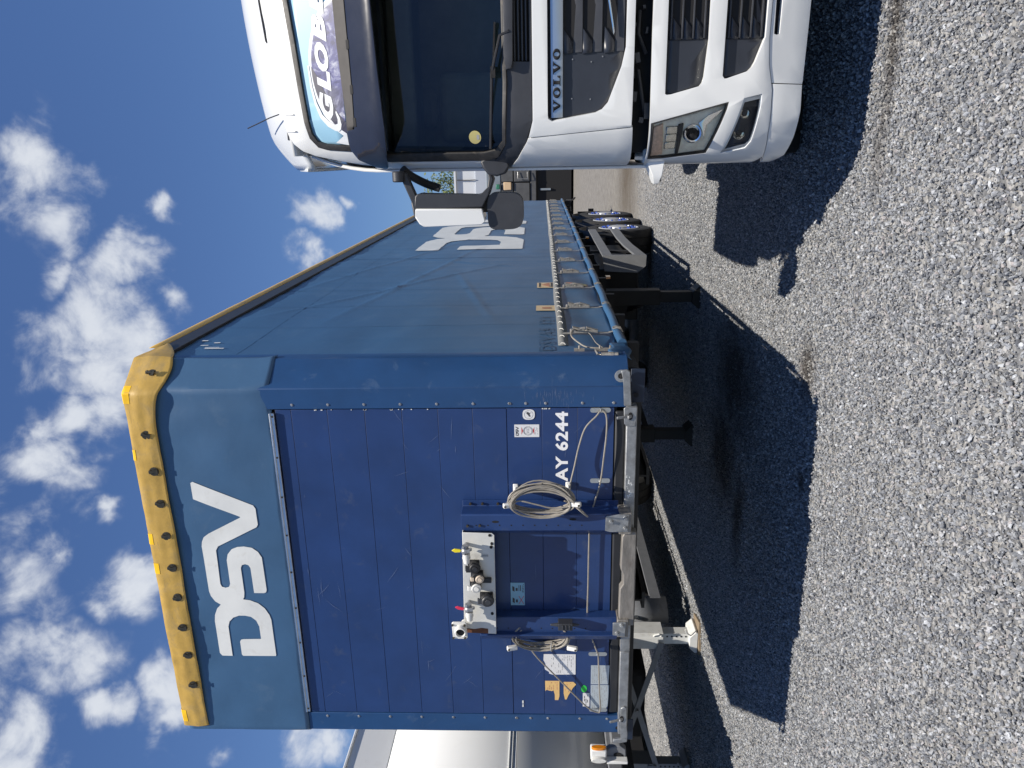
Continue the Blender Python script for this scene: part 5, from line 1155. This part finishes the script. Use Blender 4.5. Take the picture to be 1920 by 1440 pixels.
sw_o = [(.52, 3.062), (.40, 3.058), (.30, 3.04), (.22, 3.01), (.17, 2.965), (.145, 2.92), (.14, 2.895), (.152, 2.88), (.18, 2.872), (.22, 2.880), (.26, 2.90)]
sw_i = [(.25, 2.905), (.21, 2.894), (.185, 2.897), (.18, 2.915), (.20, 2.955), (.24, 2.995), (.31, 3.026), (.40, 3.044), (.52, 3.053)]
sgo(sw_o+sw_i, 'sign_white', .0062, 'swoosh')
sgo([(.06, 2.845), (.075, 2.93), (.12, 2.86), (.13, 2.845)], 'sign_white', .0066, 'swoosh')
xx = .215
for ch, w_ in zip('GLOBETROTTER', (.135, .095, .14, .13, .14, .145, .16, .165, .14, .14, .14, .155)):
    t_ = fit(text2d(ch, 1, .055, .28), xx, xx+w_+.02, 2.915+.004*math.sin(xx), 3.005)
    obj(decal(t_, lambda a, b: (a, TF(a, b)+.0052, b)), 'sign_letter', 'sign_white', sgn, norm=False); xx += w_+.018
# cab roof front and the roof
rf = [(TXC, 3.40), (.913, 3.39), (.667, 3.355), (.415, 3.318), (.246, 3.288), (.13, 3.262), (.075, 3.235), (.03, 3.18), (.0, 3.10), (-.03, 2.96), (-.06, 2.80), (-.07, 2.70), (E_, 2.62), (E_, 2.60), (0.0, 2.60), (.0, 2.76), (TXC, 2.76)]
panel('roof_front', [closed_sym(rf), closed_sym([(x+.004 if x < TXC else x, z+(.0)) for x, z in SO])], 'white_paint', off=.004, th=.03, bev=.008)
panel('roof_groove', [closed_sym([(TXC, 3.402), (.90, 3.384), (.68, 3.350), (.665, 3.340), (.69, 3.343), (.90, 3.374), (TXC, 3.392)])], 'void_black', off=-.001, th=.004, bev=0)
for x in (.245, .145): panel('roof_rib', [[(x, 3.20), (x+.006, 3.20), (x+.006, 3.27), (x, 3.27)]], 'white_paint', off=-.004, th=.01, bev=.002)
# cab shell: sides, back, roof
def side_wall(s):
    X = TXL if s < 0 else TXL+2*THW
    def fn(u, v):
        z = .95+(3.2-.95)*v; x = X + (0 if z < 2.7 else -s*.10*((z-2.7)/.5)**2)
        y0 = TF(X, z)+.0; return (x, y0+(6.65-y0)*u, z)
    return MB().grid(fn, 12, 24)
for s in (-1, 1): obj(side_wall(s), 'cab_side', 'white_paint', K, smooth=True, solid=.02 if s > 0 else -.02)
for s in (-1, 1):
    X = TXL-.004 if s < 0 else TXL+2*THW+.004
    mp_ = lambda a, b, d: (d, a, b)
    dr = obj(MB().plate([(4.98, 1.22), (5.95, 1.22), (6.0, 1.3), (6.0, 2.55), (5.9, 2.62), (5.1, 2.62), (4.98, 2.4)], X-.004, X+.004, mp_), 'door', 'white_paint', K, bevel=.003)
    xo = X+s*.0065
    obj(MB().plate([(5.06, 1.85), (5.92, 1.78), (5.93, 2.5), (5.86, 2.56), (5.16, 2.56), (5.07, 2.38)], xo-.002, xo+.002, mp_), 'side_window', 'visor_dark', dr)
    obj(MB().box(*sorted((X+s*.005, X+s*.03)), 5.72, 5.9, 1.46, 1.5), 'door_handle', 'dark_plastic', dr, bevel=.006)
    for z in (.42, .78): obj(MB().box(*sorted((X-s*.02, X-s*.25)), 5.02, 5.2, z, z+.05), 'step', 'dark_plastic', K, bevel=.01)
obj(MB().box(TXL+.03, TXL+2*THW-.03, 6.6, 6.66, .95, 3.3), 'cab_back', 'white_paint', K, bevel=.02)
obj(MB().grid(lambda u, v: (TXL+.09+(2*THW-.18)*u, 4.98+1.66*v, 3.27+.10*math.sin(math.pi*u)+.08*v), 10, 10), 'cab_roof', 'white_paint', K, smooth=True, solid=.03)
# roof deflector
def dfl(u, v):
    # u across 0..1, v from leading lip to crest and back
    a = 2*u-1; e_ = abs(a)
    x = TXC+a*(THW+.005)
    zc = 3.70-.10*e_**2-.35*max(0, e_-.84)**1.4*4.4; zl = 3.36-.09*e_**2-.10*max(0, e_-.8)*3
    yl = 4.97+.16*e_**2+.35*max(0, e_-.75); yc = 5.62+.15*e_**2
    return (x, yl+(yc-yl)*v, zl+(zc-zl)*math.sin(v*math.pi/2)**.9)
df = obj(MB().grid(dfl, 60, 12), 'roof_deflector', 'deflector_white', K, smooth=True, solid=.02)
obj(MB().grid(lambda u, v: (lambda p: (p[0], p[1]+1.0*v, p[2]+.05*v))(dfl(u, 1)), 60, 4), 'deflector_top', 'deflector_white', df, smooth=True, solid=.02)
for s in (-1, 1):
    X = TXC+s*(THW+.003)
    obj(MB().plate([(5.25, 3.27), (5.5, 3.40), (5.9, 3.5), (6.6, 3.52), (6.6, 3.0), (5.62, 3.15), (5.3, 3.21)], X-.012, X+.012, lambda a, b, d: (d, a, b)), 'deflector_wing', 'deflector_white', df, bevel=.006)
obj(MB().box(.10, .175, 5.00, 5.05, 3.262, 3.305), 'marker_lamp', 'dark_plastic', K, bevel=.006)
obj(MB().tube([(.262, 5.05, 3.36), (.245, 5.10, 3.44), (.215, 5.2, 3.56), (.19, 5.3, 3.67)], .004, 5), 'antenna', 'black_plastic', K, smooth=True)
# cab interior
obj(MB().box(TXL+.05, TXL+2*THW-.05, 4.75, 6.55, 1.25, 1.3).box(TXL+.06, TXL+2*THW-.06, 6.45, 6.58, 1.3, 3.2), 'cab_interior', 'seat', K)
obj(MB().box(TXL+.06, TXL+2*THW-.06, 4.64, 5.0, 1.55, 1.84).box(TXL+.06, TXL+2*THW-.06, 4.95, 6.4, 2.62, 2.66).box(TXL+.1, TXL+2*THW-.1, 4.98, 5.3, 2.45, 2.62), 'dashboard', 'dash_grey', K, bevel=.04)
for x in (.32, 1.99):
    st = obj(MB().box(x-.25, x+.25, 5.3, 5.8, 1.55, 1.75).box(x-.24, x+.24, 5.75, 5.92, 1.75, 2.4).box(x-.14, x+.14, 5.78, 5.88, 2.42, 2.62), 'seat', 'seat', K, bevel=.05)
obj(MB().ring((1.95, 5.02, 1.93), .22, .018, (0, .8, .5), 30, 8).tube([(1.95, 5.02, 1.93), (1.95, 4.9, 1.75)], .03, 8).bar((1.74, 5.02, 1.93), (2.16, 5.02, 1.93), .03, .04), 'steering_wheel', 'black_plastic', K, smooth=True)
obj(MB().plate(ell(.2, 2.62, .32, .42, 24), 5.9, 5.93), 'bunk_curtain', 'seat', K)
# mirrors
def mirrors(mx_):
    fx = (lambda p: (2*TXC-p[0], p[1], p[2])) if mx_ else (lambda p: p)
    def fo(mb): 
        mb.v = [fx(p) for p in mb.v]; return mb
    def cx_(poly, d0, d1): return MB().plate(poly, d0, d1)
    m_ = obj(fo(cx_([(-.236, 2.43), (-.25, 2.06), (-.244, 2.035), (-.205, 1.995), (-.15, 1.985), (-.128, 1.99), (-.13, 1.965), (-.16, 1.955), (-.245, 1.985), (-.325, 2.03), (-.33, 2.445), (-.30, 2.452), (-.25, 2.445)], 4.70, 4.87)), 'mirror_arm_housing', 'dark_plastic', K, bevel=.018, seg=3)
    obj(fo(MB().plate([(-.325, 2.446), (-.332, 2.03), (-.39, 2.015), (-.415, 2.02), (-.43, 2.04), (-.437, 2.40), (-.42, 2.425), (-.38, 2.45)], 4.69, 4.875)), 'mirror_shell', 'white_paint', m_, bevel=.03, seg=4)
    obj(fo(MB().plate([(-.325, 2.43), (-.325, 2.04), (-.42, 2.04), (-.42, 2.42)], 4.876, 4.884)), 'mirror_glass', 'chrome', m_)
    obj(fo(MB().plate([(-.352+.112*math.copysign(abs(math.cos(t))**.5, math.cos(t))*(1+.08*math.sin(t)), 1.888+.112*math.copysign(abs(math.sin(t))**.5, math.sin(t))) for t in [2*math.pi*i/40 for i in range(40)]], 4.72, 4.87)), 'wide_angle_mirror', 'dark_plastic', m_, bevel=.035, seg=5)
    obj(fo(MB().box(-.36, -.26, 4.77, 4.83, 1.98, 2.06)), 'mirror_link', 'black_plastic', m_, bevel=.008)
    obj(fo(MB().bar((-.115, 4.76, 2.52), (-.30, 4.76, 2.445), .06, .045).bar((-.285, 4.76, 2.46), (-.385, 4.74, 2.44), .05, .04).cyl((-.10, 4.72, 2.545), (-.165, 4.72, 2.545), .037, 18)), 'mirror_arm', 'dark_plastic', m_, bevel=.008)
    obj(fo(MB().tube(catmull([(-.09, 4.80, 2.53), (-.13, 4.84, 2.49), (-.18, 4.9, 2.41), (-.205, 4.93, 2.35), (-.215, 4.93, 2.32)], 6), .026, 10)), 'grab_handle', 'black_plastic', m_, smooth=True)
    obj(fo(MB().plate([(-.05, 2.03), (-.095, 2.01), (-.125, 1.985), (-.14, 1.93), (-.125, 1.88), (-.09, 1.855), (-.05, 1.86), (.02, 1.90)], 4.62, 4.80)), 'mirror_foot', 'dark_plastic', m_, bevel=.012)
mirrors(False); mirrors(True)
for s in (-1, 1):
    f = (lambda x: x) if s < 0 else (lambda x: 2*TXC-x)
    w_ = MB().add([(f(x), y, z) for x, y, z in ((-.06, 4.60, 1.045), (-.06, 4.58, .935), (-.15, 4.60, .945), (-.15, 4.62, 1.00), (-.205, 4.66, .985), (-.20, 4.66, .955), (-.06, 4.72, 1.05), (-.06, 4.72, .93), (-.2, 4.72, .95), (-.2, 4.72, .99))], [(0, 1, 2, 3), (3, 2, 5, 4), (0, 3, 4, 9, 6), (1, 7, 8, 5, 2), (4, 5, 8, 9), (6, 9, 8, 7), (0, 6, 7, 1)])
    obj(w_, 'air_deflector_fin', 'white_paint', K, bevel=.004)
    obj(MB().box(*sorted((f(-.12), f(-.19))), 4.70, 4.725, .935, .965), 'fin_shadow_gap', 'void_black', K)
    # wing behind the bumper corner, front wheel
    obj(MB().grid(lambda u, v, f=f: (f(TXL+.02+.42*v), 5.72-.66*math.cos(math.pi*u), .40+.68*math.sin(math.pi*u)), 20, 2), 'wheel_arch', 'black_plastic', K, smooth=True, solid=.015)
    obj(MB().box(*sorted((f(TXL+.006), f(TXL+.10))), 4.62, 5.05, .40, 1.06), 'bumper_side', 'white_paint', K, bevel=.02)
    for y in (5.72, 9.4):
        W_ = put(tym, 'wheel', K, (f(TXL+.25), y, .371), (0, 0, math.pi if s < 0 else 0), (1.117, 1.117, 1.117))
        o_ = bpy.data.objects.new('rim', rmm); col.objects.link(o_); o_.parent = W_
    W_ = put(tym, 'wheel', K, (f(TXL+.70), 9.4, .371), (0, 0, math.pi if s < 0 else 0), (1.117, 1.117, 1.117))
    obj(MB().box(*sorted((f(TXL+.75), f(TXL+.83))), 4.6, 10.4, .75, 1.0), 'chassis_rail', 'chassis_black', K)
    obj(MB().box(*sorted((f(TXL+.03), f(TXL+.62))), 6.9, 8.3, .40, .98), 'fuel_tank', 'frame_grey', K, bevel=.08)
obj(MB().box(.12, 2.45, 4.49, 4.66, .28, 1.03), 'radiator_light_stop', 'chassis_black', K, bevel=.02)  # added box, stops sun leaking down behind the bumper
obj(MB().box(.3, 2.0, 4.67, 6.4, .45, 1.2), 'engine', 'chassis_black', K, bevel=.05)
obj(MB().cyl((TXC, 9.2, 1.05), (TXC, 9.2, 1.12), .45, 30).box(TXC-.35, TXC+.35, 8.9, 9.5, .98, 1.05), 'fifth_wheel', 'chassis_black', K)
obj(MB().cyl((.2, 5.72, .371), (2.3, 5.72, .371), .06, 12).cyl((.2, 9.4, .371), (2.3, 9.4, .371), .09, 12), 'axles', 'chassis_black', K)

# ================================================================== white tank trailer at the left
TX, TZ, TR = -5.93, 2.15, 1.15
B = thing('tank_trailer', (TX, 5.0, 0), 'white cylindrical tank trailer at the left, partly hidden by the blue trailer', 'trailer')
obj(MB().lathe([(.001, -.30), (.5, -.26), (.85, -.16), (1.06, -.03), (TR, .15), (TR, 9.6), (1.0, 9.8), (.001, 9.95)], (TX, 4.35, TZ), 'Y', 96), 'tank', 'tank_white', B, smooth=True)
obj(MB().box(TX+.62, TX+.66, 4.5, 13.8, 3.10, 3.47).box(TX+.60, TX+.68, 4.5, 13.8, 3.47, 3.49), 'walkway_board', 'tank_white', B, bevel=.006)
rl = MB()
for zc in (1.945, 1.97, 1.915): rl.tube([(TX+math.sqrt(TR*TR-(zc-TZ)**2)+.008, 4.55+i*.4, zc) for i in range(24)], .007, 6)
rl.grid(lambda u, v: (TX+math.sqrt(TR*TR-(1.915+.055*v-TZ)**2)+.004, 4.55+9.2*u, 1.915+.055*v), 30, 2)
obj(rl, 'side_seam', 'tank_white', B, smooth=True)
obj(MB().box(-6.4, -6.28, 4.4, 14.0, .85, 1.12).box(-5.58, -5.46, 4.4, 14.0, .85, 1.12).box(-6.9, -4.95, 6.6, 6.75, .95, 1.12), 'chassis_beam', 'chassis_dark', B)
obj(MB().box(-5.05, -4.97, 4.75, 13.6, 1.02, 1.14).box(-6.89, -6.81, 4.75, 13.6, 1.02, 1.14), 'side_rail', 'frame_grey', B, bevel=.01)
def tank_leg(x, m_):
    o = obj(MB().plate([(x-.10, 6.83), (x-.03, 6.83), (x-.028, 6.825), (x-.022, 6.83), (x+.03, 6.83), (x+.033, 6.825), (x+.04, 6.83), (x+.10, 6.83), (x+.10, 7.03), (x-.10, 7.03)], .40, .92, lambda a, b, d: (a, b, d)), 'landing_leg', m_, B, bevel=.006)
    obj(MB().box(x-.065, x+.065, 6.87, 6.99, .115, .40), 'inner_leg', m_, o, bevel=.004)
    hl_ = MB()
    for i in range(5): hl_.cyl((x+.03, 6.871, .15+i*.05), (x+.03, 6.866, .15+i*.05), .010, 8)
    obj(hl_, 'pin_holes', 'void_black', o, kind='stuff')
    obj(MB().plate([(x-.12, .035), (x+.12, .035), (x+.13, .06), (x+.07, .12), (x-.07, .12), (x-.13, .06)], 6.80, 7.06), 'foot', m_, o, bevel=.006)
    obj(MB().tube([(x+.06, 6.83, .50), (x+.10, 6.80, .49), (x+.115, 6.79, .45), (x+.10, 6.80, .42), (x+.06, 6.83, .43)], .010, 6).tube([(x+.07, 6.82, .1), (x+.13, 6.79, .16), (x+.18, 6.78, .18)], .008, 6), 'crank_handle', m_, o, smooth=True)
tank_leg(-5.05, 'leg_white'); tank_leg(-6.80, 'frame_grey')  # left leg's grey stands in for the shade on it
obj(MB().bar((-5.05, 6.80, .42), (-6.75, 6.80, .88), .012, .06).bar((-5.0, 6.815, .92), (-6.75, 6.815, .40), .012, .06).cyl((-5.93, 6.79, .655), (-5.93, 6.77, .655), .02, 10), 'leg_brace', 'frame_grey', B, bevel=.002)
gq = MB().bar((-4.92, 7.42, .40), (-4.92, 10.0, .42), .03, .12).bar((-4.92, 7.42, .78), (-4.92, 10.0, .80), .03, .11)
gq.grid(lambda u, v: (-4.905-.12*(1-math.cos(u*math.pi/2))*1.6, 7.46-.26*math.sin(u*math.pi/2), .28+.62*v), 10, 1)
obj(gq, 'side_guard', 'frame_grey', B, smooth=True, solid=.012)
obj(MB().cyl((-5.0, 7.15, .72), (-5.1, 7.45, .40), .022, 10), 'strut', 'leg_white', B, smooth=True)
obj(MB().cyl((-4.98, 7.6, .86), (-5.02, 7.9, .62), .018, 10), 'strut', 'leg_white', B, smooth=True)
obj(MB().box(-5.6, -5.0, 7.7, 9.6, .36, .95), 'hose_box', 'chassis_black', B, bevel=.03)
obj(MB().box(-6.7, -5.75, 7.2, 9.8, .5, .9), 'pump_housing', 'chassis_black', B, bevel=.05)
lbx = obj(MB().box(-4.90, -4.79, 5.02, 5.10, 1.155, 1.29), 'lamp_bracket', 'tank_white', B, bevel=.012)
obj(MB().plate([(5.035+.022*math.cos(t), 1.2225+.062*math.sin(t)) for t in [2*math.pi*i/20 for i in range(20)]], -4.789, -4.765, lambda a, b, d: (d, a, b)), 'amber_lens', 'amber', lbx, bevel=.004)
obj(MB().plate(ell(-4.875, 1.2225, .024, .064, 20), 4.99, 5.019), 'white_lens', 'lens_white', lbx, bevel=.004)
obj(MB().plate([(-4.84, 1.16), (-4.80, 1.12), (-4.78, 1.04), (-4.82, .99), (-4.93, .985), (-4.95, 1.16)], 5.06, 5.12).box(-4.97, -4.86, 5.06, 6.6, 1.0, 1.1), 'corner_arm', 'frame_grey', B, bevel=.01)
obj(MB().plate(ell(-4.87, 1.06, .022, .035, 16), 5.055, 5.0605), 'arm_hole', 'void_black', B)
obj(MB().box(-4.915, -4.885, 5.0, 5.06, .98, 1.155), 'lamp_post', 'tank_white', B, bevel=.006)
for y in (10.6, 11.9, 13.2):
    for x, rz in ((-4.95, 0), (-6.91, math.pi)):
        W_ = put(tym, 'wheel', B, (x, y, .497), (0, 0, rz)); o_ = bpy.data.objects.new('rim', rmm); col.objects.link(o_); o_.parent = W_
    obj(MB().cyl((-6.7, y, .497), (-5.2, y, .497), .07, 12), 'axle', 'chassis_black', B)
wb_ = thing('wooden_board', (-5.05, 6.93, 0), 'short weathered wooden board under the white landing leg foot', 'board')
obj(MB().obox((-5.02, 6.92, .017), (.36, .28, .030), (0, 0, R(14))), 'board', 'wood', wb_, bevel=.004)

# ================================================================== box trailer added beyond the tank trailer to darken the gap under it
Q = thing('added_box_trailer', (-10.25, 7, 0), 'white box trailer added beyond the tank trailer, its black skirts darkening the gap under the tank', 'trailer')
obj(MB().box(-11.50, -8.97, 6.2, 19.5, 1.12, 3.75), 'box_body', 'tank_white', Q, bevel=.03)
obj(MB().box(-9.10, -9.01, 6.6, 18.8, .13, 1.1), 'side_skirt', 'chassis_black', Q, bevel=.01)  # black and low to cover the sunlit ground behind
obj(MB().box(-11.45, -11.37, 6.6, 18.8, .13, 1.1), 'side_skirt', 'chassis_black', Q, bevel=.01)
for x in (-10.85, -9.65): obj(MB().box(x-.06, x+.06, 6.4, 19.3, .8, 1.11), 'chassis_beam', 'chassis_black', Q)
for y in (13.6, 14.9, 16.2):
    for x, rz in ((-9.33, 0), (-11.15, math.pi)):
        W_ = put(tym, 'wheel', Q, (x, y, .497), (0, 0, rz)); o_ = bpy.data.objects.new('rim', rmm); col.objects.link(o_); o_.parent = W_
for x in (-10.95, -9.50): obj(MB().box(x-.07, x+.07, 8.6, 8.74, .03, 1.1).box(x-.14, x+.14, 8.54, 8.8, 0, .03), 'landing_leg', 'chassis_black', Q)

# ================================================================== yard behind
G_ = thing('dark_lorry', (-2.6, 41, 0), 'dark lorry standing end-on far behind the blue trailer', 'lorry')
obj(MB().box(-4.2, 1.2, 40.2, 48, .12, 1.95), 'underframe', 'void_black', G_)
obj(MB().box(-4.2, 1.2, 40, 48, 1.95, 2.25), 'rear_sill', 'lorry_grey', G_, bevel=.03)
for x0, x1, z0, z1 in ((-2.5, -1.55, 2.3, 3.1), (-1.48, -.7, 2.3, 3.1), (-2.5, -1.55, 3.16, 3.75), (-1.48, -.7, 3.16, 3.75), (-4.1, -2.58, 2.3, 3.75), (-.63, 1.1, 2.3, 3.75)):
    obj(MB().box(x0, x1, 39.95, 40.1, z0, z1), 'locker_door', 'lorry_grey', G_, bevel=.02)
obj(MB().box(-4.2, 1.2, 40.1, 48, 2.25, 3.8), 'locker_body', 'chassis_dark', G_)
obj(MB().box(-4.0, 1.0, 40.2, 48, 3.8, 4.6), 'load_cover', 'lorry_panel', G_, bevel=.05)
obj(MB().box(-1.9, -1.5, 39.85, 39.95, 3.25, 3.65), 'lamp', 'beige_lamp', G_, bevel=.03)
obj(MB().box(-1.85, -1.6, 39.8, 40.05, 3.85, 4.05), 'green_box', 'green_plastic', G_, bevel=.03)
obj(MB().tube([(-1.0, 39.9, 2.4), (-1.35, 39.85, 2.4), (-1.35, 39.85, 2.9), (-1.0, 39.9, 2.9)], .02, 6), 'step_rail', 'steel_grey', G_)
obj(MB().box(-1.95, -1.85, 40.1, 40.18, 1.2, 1.75), 'number_lamp', 'lorry_panel', G_)
for x in (-3.6, .6): put(tym, 'wheel', G_, (x, 41.2, .497), (0, 0, 0), (1.6, 1, 1))
H = thing('warehouse', (14, 75, 0), 'white metal-clad warehouse behind the trucks', 'building')
obj(MB().box(-4.1, 34, 62, 88, 0, 8.6), 'wall', 'shed_white', H)
obj(MB().box(-4.1, 34, 61.9, 61.99, 0, 7.0), 'lower_cladding', 'shed_grey', H)
obj(MB().box(-4.2, 34.1, 61.8, 88.1, 8.6, 8.75), 'roof', 'shed_white', H)
obj(MB().tube([(-2.1, 61.85, 7.0), (-2.12, 61.85, 7.5), (-2.1, 61.85, 8.5)], .04, 6), 'pipe', 'lorry_grey', H)
obj(MB().box(-4.0, -3.4, 61.8, 61.97, 7.4, 8.5), 'sign', 'print_red', H)
def leaf_mat():
    m = bpy.data.materials.new('leaves'); m.use_nodes = True; n = m.node_tree.nodes; l = m.node_tree.links; b = n['Principled BSDF']; b.inputs['Roughness'].default_value = .6
    t = n.new('ShaderNodeTexNoise'); t.inputs['Scale'].default_value = 1.3; t.inputs['Detail'].default_value = 5; co = n.new('ShaderNodeTexCoord'); l.new(co.outputs['Object'], t.inputs['Vector'])
    r = n.new('ShaderNodeValToRGB'); r.color_ramp.elements[0].position = .35; r.color_ramp.elements[0].color = (.035, .055, .015, 1); r.color_ramp.elements[1].position = .7; r.color_ramp.elements[1].color = (.12, .15, .035, 1)
    l.new(t.outputs['Fac'], r.inputs[0]); l.new(r.outputs[0], b.inputs['Base Color']); M['leaves'] = m
leaf_mat()
def tree(loc, h, cr, label, seed, n=3800):
    r_ = random.Random(seed); t_ = thing('tree', loc, label, 'tree'); x0, y0, _ = loc
    tk = MB().tube([(x0, y0, 0), (x0+.1, y0, h*.3), (x0-.1, y0+.1, h*.6), (x0, y0, h*.9)], .16, 8); ends = []
    for k in range(16):
        a = r_.uniform(0, 6.28); z = h*r_.uniform(.35, .85); L_ = cr*r_.uniform(.5, 1.0)*(1.1-.4*z/h); p = (x0+L_*math.cos(a), y0+L_*math.sin(a), z+L_*r_.uniform(.2, .7)); ends.append(p)
        tk.tube([(x0, y0, z), ((x0+p[0])/2, (y0+p[1])/2, (z+p[2])/2+.2), p], .05, 5)
    obj(tk, 'trunk', 'bark', t_, smooth=True)
    lv = MB()
    cl = ends+[(x0+r_.gauss(0, cr*.4), y0+r_.gauss(0, cr*.4), h*r_.uniform(.5, 1.0)) for _ in range(10)]
    for k in range(n):
        c = r_.choice(cl); p = Vector((r_.gauss(c[0], cr*.17), r_.gauss(c[1], cr*.17), r_.gauss(c[2], cr*.17)))
        u = Vector((r_.uniform(-1, 1), r_.uniform(-1, 1), r_.uniform(-1, 1))).normalized()*r_.uniform(.10, .24); w_ = u.orthogonal()*r_.uniform(.5, .9)
        lv.add([p-u, p+w_*.6, p+u, p-w_*.6], [(0, 1, 2, 3)])
    obj(lv, 'crown', 'leaves', t_, norm=False)
tree((-5.0, 93, 0), 15.6, 3.2, 'taller sparse tree rising behind the left end of the warehouse roof', 4, 2600)
tree((-1.2, 96, 0), 14.2, 2.6, 'lower tree behind the warehouse roof, beside the truck mirror', 8, 1800)
